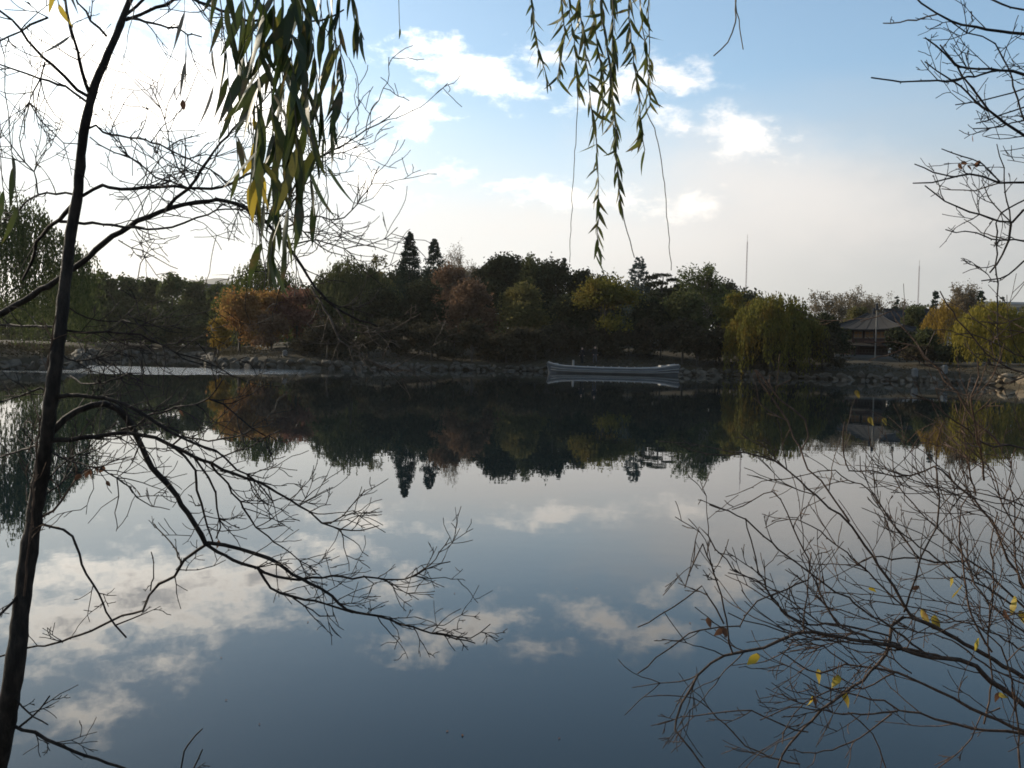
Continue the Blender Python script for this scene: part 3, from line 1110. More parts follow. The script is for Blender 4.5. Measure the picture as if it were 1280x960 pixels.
def mk_conifer(rng, H, W, leaves=5200, leaf=.34, base=.05, power=.75, rough=.25):
    crown, trunk = Geo(), Geo()
    ncl = leaves // 26
    t = rng.uniform(0, 1, ncl)
    a = rng.uniform(0, 2 * math.pi, ncl)
    prof = (1 - t * .97) ** (power * .8) * (.86 + .14 * np.sin(t * 40 + a * 2)) * (1 - .3 * np.exp(-(t / .06) ** 2))
    r_ = W * .5 * prof * rng.uniform(.45, 1.0, ncl) ** .5 * (1 + rng.normal(0, rough * .3, ncl))
    C = np.stack([np.cos(a) * r_, np.sin(a) * r_, H * (base + (1 - base) * t)], 1)
    sc = (.05 + .07 * W * (1 - t))
    P = C[:, None, :] + rng.normal(size=(ncl, 26, 3)) * sc[:, None, None] * np.array([1.25, 1.25, .75])
    P = P.reshape(-1, 3)
    P = P[P[:, 2] < H]
    crown.leaves(P, leaf, leaf * .4, rng, down=.25)
    trunk.tube([(0, 0, -.3), (0, 0, H * .5), (0, 0, H * .97)], [.016 * H, .009 * H, .02], 6)
    for k in range(40):
        tt = rng.uniform(.05, .9)
        aa = rng.uniform(0, 6.28)
        rr_ = W * .42 * (1 - tt) ** power
        trunk.tube([(0, 0, H * tt), (math.cos(aa) * rr_, math.sin(aa) * rr_, H * tt - rr_ * .12)], [.035, .012], 3)
    return trunk, crown


def mk_pine(rng, H, W, leaf=.3):
    """flat-topped pine: open trunk with layered plates"""
    crown, trunk = Geo(), Geo()
    trunk.tube([(0, 0, -.3), (.1, 0, H * .4), (-.1, .1, H * .75), (.05, 0, H * .95)], [.2, .16, .11, .05], 6)
    for k, (fx, fz, fw) in enumerate([(0, .97, .55), (-.28, .93, .35), (.30, .90, .38), (-.10, .84, .5), (.42, .80, .28), (-.38, .80, .3), (.15, .73, .45), (-.2, .66, .4), (.25, .6, .4), (0, .5, .5), (-.15, .4, .5), (.2, .32, .5)]):
        c = np.array([fx * W, rng.uniform(-.25, .25) * W, fz * H])
        n = 430
        a = rng.uniform(0, 6.28, n)
        u = np.sqrt(rng.uniform(0, 1, n)) * fw * W * .5
        P = np.stack([c[0] + np.cos(a) * u, c[1] + np.sin(a) * u, c[2] + rng.normal(0, .11, n) + .12 * np.cos(u / (fw * W) * 3)], 1)
        crown.leaves(P, leaf, leaf * .35, rng)
        trunk.tube([(0, 0, fz * H - .5), c * np.array([.5, .5, 1]) - np.array([0, 0, .25]), c], [.07, .05, .02], 4)
    return trunk, crown


def mk_bare(rng, H, W, levels=5, spread=.55, r0=None, twigs=3, leaf=0.0):
    """recursive leafless tree"""
    wood, crown = Geo(), Geo()
    r0 = r0 or .014 * H + .03
    ends = []

    def grow(p, d, L, r_, lv):
        n = 4
        P = [p]
        dd = d.copy()
        for _ in range(n - 1):
            dd = dd + rng.normal(size=3) * .16 + np.array([0, 0, .04])
            dd /= np.linalg.norm(dd)
            P.append(P[-1] + dd * L / (n - 1))
        wood.tube(P, np.linspace(r_, r_ * .62, n), 5 if lv < 2 else 3)
        if lv >= levels:
            ends.append(P[-1])
            ends.append(P[1])
            return
        kids = twigs + (1 if lv < 3 else 0) + (1 if rng.uniform() < .4 else 0)
        for k in range(kids):
            q = rng.normal(size=3)
            q -= dd * q.dot(dd)
            q /= np.linalg.norm(q)
            nd = dd * math.cos(spread) + q * math.sin(spread) * rng.uniform(.7, 1.35)
            nd = nd / np.linalg.norm(nd)
            s = P[-1] if k < 2 else P[rng.randint(1, n)]
            grow(np.array(s), nd, L * rng.uniform(.62, .86), r_ * .58, lv + 1)

    grow(np.array([0, 0, -.2]), np.array([0, 0, 1.0]), H * .33, r0, 0)
    V = np.concatenate(wood.V)
    kz = H / np.percentile(V[:, 2], 99.9)
    kx = W * .5 / np.percentile(np.abs(V[:, :2]), 99)
    S = np.array([kx, kx, kz])
    wood.V = [v * S for v in wood.V]
    if leaf:
        E = np.array(ends) * S
        E = np.repeat(E, 3, 0) + rng.normal(size=(len(E) * 3, 3)) * .22
        crown.leaves(E, leaf, leaf * .6, rng)
    return wood, crown


KIND = {'broad': mk_broad, 'willow': mk_willow, 'conifer': mk_conifer, 'pine': mk_pine, 'bare': mk_bare}
tree_cache = {}


def tree(kind, px, top, wpx, Y, leafm, label, name='tree', group=None, seed=None, woodm='bark_far', crown_name='crown', cat='tree', zoff=0.0, **kw):
    seed = seed if seed is not None else int(px * 7 + top * 13) % 9999
    x = at(px, top, Y)[0]
    zt = at(px, top, Y)[2]
    z = g1(x, Y)
    H = zt - z
    W = wpx * Y / F
    rng = np.random.RandomState(seed)
    wood, crown = KIND[kind](rng, H, W, **kw)
    root = empty(name, (x, Y, z), rng.uniform(0, 6.28) if kind not in ('pine',) else 0)
    tag(root, label, cat, group)
    wood.obj('trunk', M[woodm], root)
    if crown.V:
        crown.obj(crown_name, LM[leafm], root, False)
    return root


# --- left shore
tree('willow', -14, 240, 225, 67, 'green', 'tall weeping willow on the left bank with long trailing green strands', 'weeping_willow', strands=1300, leaf=.22, step=.16, low=.03)
tree('willow', 78, 330, 80, 120, 'green', 'smaller rounded willow just right of the tall left willow', 'willow_tree', strands=700, leaf=.28)
row = [(104, 344, 60, 158), (132, 342, 56, 162), (160, 347, 50, 160), (186, 349, 52, 165), (216, 344, 56, 160), (245, 352, 50, 166), (270, 356, 44, 162), (90, 352, 50, 170)]
row.sort()
for k, (px, tp, wd, Y) in enumerate(row):
    tree('broad', px, tp, wd, Y, 'green', '%s dense dark green tree from the left in the row lining the left cove' % ['first', 'second', 'third', 'fourth', 'fifth', 'sixth', 'seventh', 'eighth'][k], 'broadleaf_tree', 'dark green trees lining the left cove', leaves=4200, leaf=.5, base=.06)
for k, (px, tp, wd, Y) in enumerate([(118, 392, 44, 156), (150, 398, 48, 157), (176, 388, 40, 157), (205, 396, 46, 156), (236, 390, 44, 157), (258, 400, 40, 154)]):
    tree('broad', px, tp, wd, Y, 'green_dark', '%s low dark bush from the left under the tree row of the left cove' % ['first', 'second', 'third', 'fourth', 'fifth', 'sixth'][k], 'bush', 'low dark bushes along the left cove', leaves=1800, leaf=.45, base=.0, crown_name='foliage', cat='bush')

# --- island, from left to right
tree('willow', 330, 328, 104, 122, 'willow_green', 'round domed yellow-green willow behind the orange shrub tree', 'willow_tree', strands=700, leaf=.34)
tree('broad', 300, 364, 84, 101, 'orange', 'rusty orange bushy tree at the left tip of the island', 'autumn_tree', leaves=5200, leaf=.28, base=.05)
tree('broad', 273, 398, 30, 98, 'amber', 'small yellow shrub at the foot of the orange tree', 'shrub', leaves=1500, leaf=.22, base=0, crown_name='foliage', cat='shrub')
tree('broad', 336, 364, 66, 104, 'orange', 'second rusty orange tree, just right of the larger orange one', 'autumn_tree', leaves=4400, leaf=.28, base=.02)
tree('broad', 372, 362, 68, 104, 'red', 'dusky red shrub tree beside the orange one', 'autumn_tree', leaves=3800, leaf=.28, base=.05)
tree('broad', 340, 392, 56, 99, 'brown', 'brownish shrub between the orange and the red tree', 'shrub', leaves=2400, leaf=.26, base=0, crown_name='foliage', cat='shrub')
tree('willow', 441, 325, 112, 118, 'green_dark', 'broad dark green dome-shaped tree left of the tall conifer', 'broadleaf_tree', strands=800, leaf=.36)
tree('broad', 474, 320, 44, 140, 'olive', 'airy pale olive treetop peeping out left of the tall conifer', 'broadleaf_tree', leaves=1900, leaf=.34, base=.4)
tree('conifer', 513, 290, 62, 126, 'conifer', 'tallest dark spire conifer on the island', 'conifer', leaves=13000, leaf=.30, power=1.0)
tree('conifer', 543, 299, 54, 132, 'conifer', 'second dark conifer, close right of the tallest one', 'conifer', leaves=11000, leaf=.30, power=.9)
tree('broad', 562, 332, 64, 120, 'brown', 'reddish brown thinning tree right of the two conifers', 'autumn_tree', leaves=2600, leaf=.32, base=.25)
tree('bare', 594, 309, 96, 142, 'tan', 'pale leafless tree with spreading fan of branches against the sky', 'bare_tree', woodm='twig_pale', levels=5, twigs=3, r0=.45, leaf=.2)
tree('bare', 572, 326, 50, 138, 'tan', 'small grey leafless tree in front of the pale fan-shaped one', 'bare_tree', woodm='twig_grey', levels=5)
tree('broad', 628, 319, 70, 128, 'evergreen', 'dark evergreen treetop at the left end of the island crest', 'evergreen_tree', leaves=6000, leaf=.36, base=.1)
tree('broad', 664, 321, 68, 136, 'green_dark', 'dark green tree in the middle of the island crest', 'evergreen_tree', leaves=4200, leaf=.38, base=.15)
tree('broad', 692, 328, 72, 126, 'evergreen', 'wide near-black evergreen below the pointed conifer tip', 'evergreen_tree', leaves=6000, leaf=.36, base=.05)
tree('conifer', 705, 323, 22, 130, 'conifer', 'small pointed conifer tip on the island crest', 'conifer', leaves=3600, leaf=.34, power=.6)
tree('broad', 728, 339, 56, 128, 'evergreen', 'dark evergreen at the right end of the island crest', 'evergreen_tree', leaves=4600, leaf=.36, base=.05)
tree('broad', 655, 356, 78, 110, 'olive', 'olive yellow broad tree in front of the dark island crest', 'broadleaf_tree', leaves=5600, leaf=.30, base=.05)
tree('broad', 757, 347, 82, 108, 'yellowgreen', 'yellow-green autumn tree left of the grey conifer', 'autumn_tree', leaves=6000, leaf=.28, base=.08)
tree('conifer', 799, 321, 46, 132, 'conifer_grey', 'grey-blue pointed conifer in the island middle', 'conifer', leaves=5600, leaf=.32, power=.55)
tree('pine', 829, 341, 46, 130, 'evergreen', 'flat-topped pine with layered dark plates', 'pine_tree')
tree('bare', 886, 331, 100, 126, 'green', 'tall half-bare tree with fine open crown left of the big willow', 'broadleaf_tree', woodm='twig_grey', levels=5, leaf=.34)
tree('broad', 858, 366, 60, 118, 'green_dark', 'dark green tree under the half-bare crown', 'broadleaf_tree', leaves=4600, leaf=.34, base=.05)
tree('broad', 808, 372, 56, 120, 'evergreen', 'dark evergreen below the grey conifer and the pine', 'evergreen_tree', leaves=4600, leaf=.34, base=.02)
tree('broad', 918, 366, 50, 116, 'yellowgreen', 'small yellowing tree tucked left of the big willow', 'autumn_tree', leaves=3000, leaf=.3, base=.1)
tree('willow', 967, 369, 112, 100, 'yellowgreen', 'big rounded olive-yellow willow hanging over the water', 'weeping_willow', strands=1100, leaf=.30, low=.02, step=.22)
tree('conifer', 990, 378, 24, 130, 'conifer', 'narrow dark conifer tip rising behind the big willow', 'conifer', leaves=2800, leaf=.34)
tree('broad', 530, 352, 70, 116, 'evergreen', 'dark evergreen at the foot of the two conifers', 'evergreen_tree', leaves=5200, leaf=.34, base=.02)
tree('broad', 590, 352, 76, 112, 'brown', 'dull brown tree under the pale leafless one', 'broadleaf_tree', leaves=4800, leaf=.34, base=.04)
tree('broad', 480, 360, 60, 112, 'evergreen', 'dark evergreen between the domed tree and the tallest conifer', 'evergreen_tree', leaves=4600, leaf=.34, base=.02)
tree('broad', 405, 372, 50, 106, 'green_dark', 'dark green tree right of the red shrub tree', 'broadleaf_tree', leaves=3600, leaf=.32, base=.03)
tree('broad', 715, 372, 60, 112, 'evergreen', 'dark evergreen between the olive and the yellow-green tree', 'evergreen_tree', leaves=4600, leaf=.34, base=.02)

back_lab = ['dark back-rank tree over the red shrub tree', 'dark back-rank tree hidden behind the domed tree', 'dark back-rank tree between domed tree and tallest conifer', 'dark back-rank tree left behind the tallest conifer',
            'dark back-rank tree right behind the second conifer', 'dark back-rank tree under the pale leafless fan tree', 'dark back-rank tree left of the island crest', 'dark back-rank tree behind the left part of the island crest',
            'dark back-rank tree behind the middle of the island crest', 'dark back-rank tree just right of the island crest', 'dark back-rank tree left of the grey conifer', 'dark back-rank tree right behind the grey conifer',
            'dark back-rank tree behind the flat-topped pine', 'dark back-rank tree left of the half-bare crown', 'dark back-rank tree right of the half-bare crown', 'dark back-rank tree behind the left shoulder of the big willow']
for k, (px, tp) in enumerate([(398, 366), (432, 352), (468, 348), (500, 344), (550, 346), (585, 344), (610, 340), (645, 338), (675, 336), (742, 352), (775, 362), (805, 358), (838, 366), (866, 360), (900, 358), (938, 372)]):
    tree('broad', px, tp - 7, 84, 146 + (k % 3) * 4, 'evergreen', back_lab[k], 'evergreen_tree', 'dark back rank of trees on the island', seed=300 + k, leaves=4600, leaf=.46, base=.0)
ORD = ['first', 'second', 'third', 'fourth', 'fifth', 'sixth', 'seventh', 'eighth', 'ninth', 'tenth', 'eleventh', 'twelfth']
ANCH = [(380, 'right of the red shrub tree'), (478, 'below the two tall conifers'), (600, 'below the dark island crest'), (690, 'behind the pale boat'), (845, 'between the pale boat and the big willow'), (925, 'under the big rounded willow')]
seen = {}


def bush_label(px):
    a = [n for x, n in ANCH if px >= x - 15][-1]
    seen[a] = seen.get(a, -1) + 1
    return '%s dark undergrowth bush from the left %s' % (ORD[seen[a]], a)


rs = np.random.RandomState(31)
shr = [tree_ for tree_ in np.linspace(392, 1030, 30)]
for k, px in enumerate(shr):
    px = px + rs.uniform(-8, 8)
    tree('broad', px, rs.uniform(398, 420), rs.uniform(40, 58), float(np.interp(px, [q[0] for q in SHORE[12:]], [q[1] for q in SHORE[12:]])) + (rs.uniform(1.2, 5) if px < 680 or px > 850 else rs.uniform(4, 8)), 'shrub', bush_label(px), 'bush', 'dark undergrowth along the island bank', seed=100 + k, leaves=1500, leaf=.30, base=0, n_lobe=6, crown_name='foliage', cat='bush')

# --- right shore
for k, (px, tp, wd, Y, lab) in enumerate([
        (1040, 366, 70, 160, 'leftmost leafless brown tree right of the big willow'),
        (1062, 360, 64, 165, 'tallest leafless tree behind the left side of the pavilion'),
        (1088, 370, 56, 170, 'leafless tree directly behind the pavilion roof'),
        (1120, 376, 50, 168, 'leafless tree between pavilion roof and small dark spire')]):
    tree('bare', px, tp, wd, Y, 'tan', lab, 'bare_tree', 'leafless trees behind the pavilion', woodm='twig_grey', levels=5, leaf=.3)
tree('broad', 1036, 394, 52, 112, 'evergreen', 'dark evergreen standing left of the pavilion', 'evergreen_tree', leaves=4200, leaf=.32, base=.0)
tree('broad', 1020, 398, 40, 116, 'green_dark', 'dark tree between the big willow and the pavilion', 'broadleaf_tree', leaves=3000, leaf=.34, base=.0)
tree('broad', 1072, 384, 44, 142, 'olive', 'olive tree showing behind the left slope of the pavilion roof', 'broadleaf_tree', leaves=2600, leaf=.34, base=.1)
tree('conifer', 1121, 370, 20, 150, 'conifer', 'small dark conifer behind the right slope of the pavilion roof', 'conifer', leaves=2400, leaf=.36)
tree('broad', 1126, 412, 52, 108, 'evergreen', 'dark evergreen standing right of the pavilion', 'evergreen_tree', leaves=3600, leaf=.32, base=.0)
tree('broad', 1143, 385, 46, 126, 'green_dark', 'dark green tree standing in front of the hall roof', 'broadleaf_tree', leaves=3600, leaf=.34, base=.05)
tree('broad', 1146, 382, 60, 158, 'green_dark', 'dark green tree behind the hall roof', 'broadleaf_tree', leaves=3400, leaf=.4, base=.05)
tree('conifer', 1170, 364, 26, 140, 'conifer', 'dark blue-green spire conifer left of the amber willow', 'conifer', leaves=3600, leaf=.36)
tree('willow', 1184, 377, 54, 116, 'amber', 'amber yellow willow left of the bright yellow one', 'willow_tree', strands=420, leaf=.30)
tree('bare', 1198, 354, 40, 150, 'tan', 'small tan leafless treetop above the amber willow', 'bare_tree', woodm='twig_pale', levels=5, leaf=.3)
tree('conifer', 1227, 362, 24, 140, 'conifer', 'small conifer on the skyline above the bright yellow willow', 'conifer', leaves=3000, leaf=.36)
tree('conifer', 1253, 371, 20, 140, 'conifer', 'lower conifer tip right of the skyline conifer', 'conifer', leaves=2400, leaf=.36)
tree('willow', 1240, 378, 94, 97, 'willow_yellow', 'bright sunlit yellow willow at the right edge', 'weeping_willow', strands=900, leaf=.28, low=.04, step=.2)
tree('broad', 1300, 380, 70, 112, 'olive', 'olive tree cut off by the right picture edge', 'broadleaf_tree', leaves=4200, leaf=.34, base=.02)
tree('broad', 1160, 412, 50, 106, 'green_dark', 'dark green bush right of the hall', 'bush', leaves=3000, leaf=.3, base=0, crown_name='foliage', cat='bush')
tree('broad', 1150, 432, 40, 99, 'shrub', 'low dark hedge-like bush behind the pale stone posts', 'bush', leaves=2000, leaf=.28, base=0, crown_name='foliage', cat='bush')
tree('broad', 1188, 430, 42, 98, 'evergreen', 'low dark bush under the amber willow', 'bush', leaves=2000, leaf=.28, base=0, crown_name='foliage', cat='bush')

# far wood that closes the gaps between the trunks
g = Geo()
rs = np.random.RandomState(8)
P = []
for px in np.arange(-420, 1700, 7):
    Y = rs.uniform(176, 215)
    t0 = hor(px) - (66 if 90 < px < 290 else 78 if 380 < px < 930 else 52) + rs.uniform(-8, 8)
    c = at(px, t0, Y)
    zb = g1(c[0], Y)
    hh = c[2] - zb
    n = 420
    q = rs.normal(size=(n, 3)) * np.array([1.7, 1.6, hh * .26]) + np.array([c[0], Y, zb + hh * .5])
    q[:, 2] = zb + hh * rs.uniform(0, 1, n) ** .9 * (1 - .16 * np.abs(rs.normal(size=n)))
    P.append(q[(q[:, 2] > zb) & (q[:, 2] < c[2])])
g.leaves(np.concatenate(P), .75, .5, rs)
o = g.obj('far_wood', LM['green_dark'], None, False)
tag(o, 'dark distant wood closing the gaps behind the lakeside trees', 'wood', kind='stuff')

# leaf litter and low plants along the bank top
g = Geo()
P = []
for p, n, ang in shore_pts(-60, 1420, .5):
    for _ in range(26):
        u = rs.uniform(.9, 5.5)
        q = p + n * u + rs.normal(size=2) * .35
        P.append((q[0], q[1], 0))
P = np.array(P)
P[:, 2] = gz(P[:, 0], P[:, 1]) + rs.uniform(.02, .3, len(P))
g.leaves(P, .22, .10, rs)
tag(g.obj('ground_cover', LM['shrub'], None, False), 'dry grass and fallen leaves along the top of the far bank', 'ground cover', kind='stuff')

# ------------------------------------------------------------------ haze in the air
bm = bmesh.new()
bmesh.ops.create_cube(bm, size=1.0)
hm = bpy.data.meshes.new('haze')
bm.to_mesh(hm)
bm.free()
hz_m = bpy.data.materials.new('haze')
hz_m.use_nodes = True
hz_m.node_tree.nodes.clear()
ho = hz_m.node_tree.nodes.new('ShaderNodeOutputMaterial')
pv = hz_m.node_tree.nodes.new('ShaderNodeVolumePrincipled')
pv.inputs['Color'].default_value = (.95, .92, .87, 1)
pv.inputs['Density'].default_value = HAZE
pv.inputs['Anisotropy'].default_value = 0.4
hz_m.node_tree.links.new(pv.outputs[0], ho.inputs['Volume'])
hm.materials.append(hz_m)
hzo = link('haze', hm, None, (0, 2200, 223.5))
hzo.scale = (9900, 6600, 455)
tag(hzo, 'thin pale haze over the lake and the far hills', kind='stuff')
#PART3
# ------------------------------------------------------------------ near trees, traced as limbs in depth
M['leaf_near'] = leaf_mat('leaf_near', (.036, .052, .012), (.080, .094, .022), .45)
M['leaf_light'] = leaf_mat('leaf_light', (.052, .068, .016), (.125, .128, .028), .5)
M['leaf_yellow'] = leaf_mat('leaf_yellow', (.38, .30, .035), (.50, .38, .06), .5)
M['twig_lit_mid'] = bark_mat('twig_lit_mid', (.045, .032, .023), (.11, .082, .058), 50, spec=.25)  # paler bark: sunlit twig highlights are put into the colour
M['leaf_olive_dry'] = leaf_mat('leaf_olive_dry', (.16, .12, .03), (.25, .19, .05), .35)
M['leaf_brown_dry'] = leaf_mat('leaf_brown_dry', (.09, .045, .03), (.16, .085, .05), .25)


def near_leaf_mat(name, cols, brown, trans):
    """blade colour differing leaf by leaf, with blotches and a paler midrib side"""
    def build(g):
        oi = g.n('ShaderNodeObjectInfo')
        tcn = g.n('ShaderNodeTexCoord')
        rmp = g.n('ShaderNodeValToRGB')
        for k, (p, c) in enumerate(cols):
            e = rmp.color_ramp.elements[k] if k < 2 else rmp.color_ramp.elements.new(p)
            e.position = p
            e.color = c4(c)
        gi = g.n('ShaderNodeNewGeometry')
        g.put(rmp.inputs[0], g.m('FRACT', g.m('ADD', oi.outputs['Random'], gi.outputs['Random Per Island'])))
        v = g.vm('ADD', tcn.outputs['Object'], g.vm('MULTIPLY', oi.outputs['Location'], (3.0, 3.0, 3.0)))
        n = g.noise(v, 70.0, 4, 0.65)
        n2 = g.noise(v, 18.0, 3, 0.6)
        col = g.mix(g.ss(n2, 0.54, 0.72), rmp.outputs[0], c4(brown))
        col = g.mix(g.m('MULTIPLY', g.ss(n, 0.55, 0.75), 0.6), col, c4([x * .5 for x in brown]))
        d = principled(g, col, 0.45, n, 0.3, 0.001, 0.4)
        tr = g.n('ShaderNodeBsdfTranslucent')
        g.put(tr.inputs[0], col)
        mx = g.n('ShaderNodeMixShader')
        mx.inputs[0].default_value = trans
        g.t.links.new(d, mx.inputs[1])
        g.t.links.new(tr.outputs[0], mx.inputs[2])
        return mx.outputs[0]
    return mat(name, build)


M['leaf_near'] = near_leaf_mat('leaf_near_blade', [(0, (.022, .036, .010)), (1, (.12, .11, .024)), (.5, (.036, .052, .013)), (.9, (.060, .074, .018))], (.11, .075, .03), .42)
M['leaf_light'] = near_leaf_mat('leaf_light_blade', [(0, (.045, .060, .016)), (1, (.20, .17, .040)), (.45, (.080, .098, .022)), (.85, (.14, .14, .032))], (.13, .09, .035), .48)
M['leaf_yellow'] = near_leaf_mat('leaf_yellow_blade', [(0, (.26, .19, .03)), (1, (.42, .32, .05)), (.5, (.36, .27, .035))], (.20, .11, .03), .5)


def catmull(P, step):
    """resample a control polygon as a smooth curve"""
    P = np.asarray(P, float)
    if len(P) < 3:
        n = max(2, int(np.linalg.norm(P[-1] - P[0]) / step) + 1)
        return P[0] + (P[-1] - P[0]) * np.linspace(0, 1, n)[:, None]
    Q = np.vstack([2 * P[0] - P[1], P, 2 * P[-1] - P[-2]])
    out = []
    for i in range(1, len(Q) - 2):
        p0, p1, p2, p3 = Q[i - 1], Q[i], Q[i + 1], Q[i + 2]
        n = max(1, int(np.linalg.norm(p2 - p1) / step))
        for t in np.arange(n) / n:
            out.append(.5 * ((2 * p1) + (p2 - p0) * t + (2 * p0 - 5 * p1 + 4 * p2 - p3) * t * t + (3 * p1 - p0 - 3 * p2 + p3) * t ** 3))
    out.append(P[-1])
    return np.array(out)


PLANTS = []


class Plant:
    """a leafless near tree: limbs given by their course, each limb carrying side twigs"""
    def __init__(s, name, label, cat, base_px, D, matl, seed, group=None):
        p = at(base_px, 1000, D)
        s.D = D
        s.origin = np.array([p[0], D, g1(p[0], D)])
        s.root = empty(name, s.origin)
        tag(s.root, label, cat, group)
        PLANTS.append(s)
        s.reg = []          # (px, py, depth)
        s.rng = np.random.RandomState(seed)
        s.m = matl
        s.jit, s.ang, s.tls, s.cnt, s.thin = .17, (.5, 1.1), 1.0, 1.0, 1.0
        s.tips = []
        s.samples = []

    def depth_near(s, q, lim=14):
        if not s.reg:
            return None
        A = np.array(s.reg)
        d = np.hypot(A[:, 0] - q[0], A[:, 1] - q[1])
        k = d.argmin()
        return A[k, 2] if d[k] < lim else None

    def limb(s, pts, w0, w1, name='branch', d0=None, drift=0.25, twigs=8, tl=34, tw=1.1, sub=2, wob=1.0, sides=6, tstart=.18, up=.25, buds=True, mat_=None):
        """pts: course in photo pixels, base first; w0, w1: widths in pixels; twigs: side twigs per 100 px"""
        rng = s.rng
        P = np.array(pts, float)
        d = d0 if d0 is not None else s.depth_near(P[0])
        if d is None:
            d = s.D + rng.uniform(-.2, .2)
        L = np.concatenate([[0], np.cumsum(np.hypot(*np.diff(P, axis=0).T))])
        dr = rng.uniform(-drift, drift)
        ph = rng.uniform(0, 6.28)
        dep = d + dr * (L / max(L[-1], 1)) + .03 * np.sin(L / 60 + ph) - .03 * math.sin(ph)
        W = np.array([at(p[0], p[1], dd) for p, dd in zip(P, dep)])
        for p, dd in zip(P, dep):
            s.reg.append((p[0], p[1], dd))
        for a, b, da, db in zip(P[:-1], P[1:], dep[:-1], dep[1:]):
            for t in (.25, .5, .75):
                s.reg.append(tuple(a + (b - a) * t) + (da + (db - da) * t,))
        scale = s.D / F
        C = catmull(W, 12 * scale)
        n = len(C)
        t = np.linspace(0, 1, n)
        r = (w0 + (w1 - w0) * t) * (.44 if w0 > 9 and w0 < 30 else .41 if w0 >= 30 else .48 * s.thin) * scale + .10 * scale
        if wob:
            C[1:-1] += rng.normal(size=(n - 2, 3)) * (0.9 * wob * scale)
            r = r * (1 + rng.normal(0, .05, n))
        g = Geo()
        g.tube(C - s.origin, np.maximum(r, .35 * scale), sides)
        if buds and w1 < 5:
            for k in range(1, n - 1):
                if rng.uniform() < .55:
                    q = rng.normal(size=3)
                    g.tube([C[k] - s.origin, C[k] + q / np.linalg.norm(q) * (r[k] + 1.3 * scale) - s.origin], [1.0 * scale, .5 * scale], 4)
        cnt = int(twigs * .72 * s.cnt * L[-1] / 100 + rng.uniform())
        for _ in range(cnt):
            k = int(rng.uniform(tstart, .97) * (n - 1))
            T = C[min(k + 1, n - 1)] - C[max(k - 1, 0)]
            T /= np.linalg.norm(T) + 1e-9
            s.twig(g, C[k], T, tl * 1.65 * s.tls * scale * rng.uniform(.35, 1.4), min(tw * 1.35, r[k] / scale * 1.6) * .5 * scale, sub, up)
        return g.obj(name, mat_ or s.m, s.root)

    def twig(s, g, p, T, L, r, sub, up):
        rng = s.rng
        q = rng.normal(size=3) * np.array([1, .55, 1]) + np.array([0, 0, up])
        q -= T * q.dot(T)
        q /= np.linalg.norm(q) + 1e-9
        a = rng.uniform(*s.ang)
        d = T * math.cos(a) + q * math.sin(a)
        n = max(4, int(L / (10 * s.D / F)))
        P = [p]
        for k in range(n):
            d = d + rng.normal(size=3) * s.jit + np.array([0, 0, up * .09])
            d /= np.linalg.norm(d)
            P.append(P[-1] + d * L / n)
        P = np.array(P)
        g.tube(P - s.origin, np.maximum(r * (1 - .5 * np.linspace(0, 1, n + 1)), .46 * s.D / F), 4)
        for k in range(1, n):
            if rng.uniform() < .3:
                b = rng.normal(size=3)
                g.tube([P[k] - s.origin, P[k] + b / np.linalg.norm(b) * 1.6 * s.D / F - s.origin], [r * 1.1, r * .5], 3)
        s.tips.append(P[-1])
        s.samples.append(P[n // 2])
        if sub > 0:
            for _ in range(rng.randint(1, 3) if sub > 1 else rng.randint(0, 3)):
                k = rng.randint(1, n)
                T2 = P[min(k + 1, n)] - P[k - 1]
                s.twig(g, P[k], T2 / np.linalg.norm(T2), L * rng.uniform(.35, .75), r * .75, sub - 1, up)

    def finish(s):
        pass


def leaf_mesh(name, m, L, W, curl, seed, n=9, fold=.12):
    """pointed blade with midrib fold and a lengthwise curl; hangs along -Z from the origin"""
    r_ = np.random.RandomState(seed)
    t = np.linspace(0, 1, n)
    wid = W * .5 * np.sin(math.pi * np.clip(t * .97 + .03, 0, 1) ** .75) ** .9
    wid[0] = W * .06
    wid[-1] = .0005
    bx = curl * L * t ** 2
    by = r_.uniform(-.06, .06) * L * np.sin(t * 3)
    tw = r_.uniform(-.9, .9) * t
    z = -L * t * (1 - .12 * abs(curl))
    V = []
    for k in range(n):
        cx, sx = math.cos(tw[k]), math.sin(tw[k])
        j = 1 + r_.normal(0, .06)
        V += [(bx[k] - wid[k] * j * cx, by[k] - wid[k] * j * sx + fold * wid[k], z[k]), (bx[k], by[k], z[k]), (bx[k] + wid[k] * cx, by[k] + wid[k] * sx + fold * wid[k], z[k])]
    Qs = []
    for k in range(n - 1):
        a = k * 3
        Qs += [(a, a + 1, a + 4, a + 3), (a + 1, a + 2, a + 5, a + 4)]
    return mesh_np(name, V, Qs, m, True)


# ---- left near tree
LT = Plant('bare_tree', 'leafless near tree with slim dark trunk rising along the left side', 'tree', -12, 3.2, M['bark_dark'], 11)
LT.limb([(-14, 1120), (-8, 985), (0, 940), (8, 900), (20, 820), (32, 720), (44, 640), (55, 570), (64, 500), (73, 430), (82, 350), (91, 280), (98, 235), (103, 180), (112, 130), (125, 90), (145, 45), (160, 5), (174, -40), (195, -110)],
        35, 7, 'trunk', d0=3.2, drift=.05, twigs=0, sides=12, wob=.5, buds=False)
s2 = [(-30, 1120), (-80, 900), (-120, 640), (-90, 480), (-40, 418), (-8, 397), (30, 375), (70, 350), (100, 330), (130, 305), (160, 283), (185, 270), (215, 260), (245, 253), (270, 250), (295, 255), (318, 266), (345, 290), (370, 320), (385, 345), (395, 360), (420, 385), (450, 400), (472, 408)]
LT.limb(s2, 20, 3, 'stem', d0=3.15, drift=.5, twigs=3.5, tl=55, tstart=.72, sides=8)
B = LT.limb
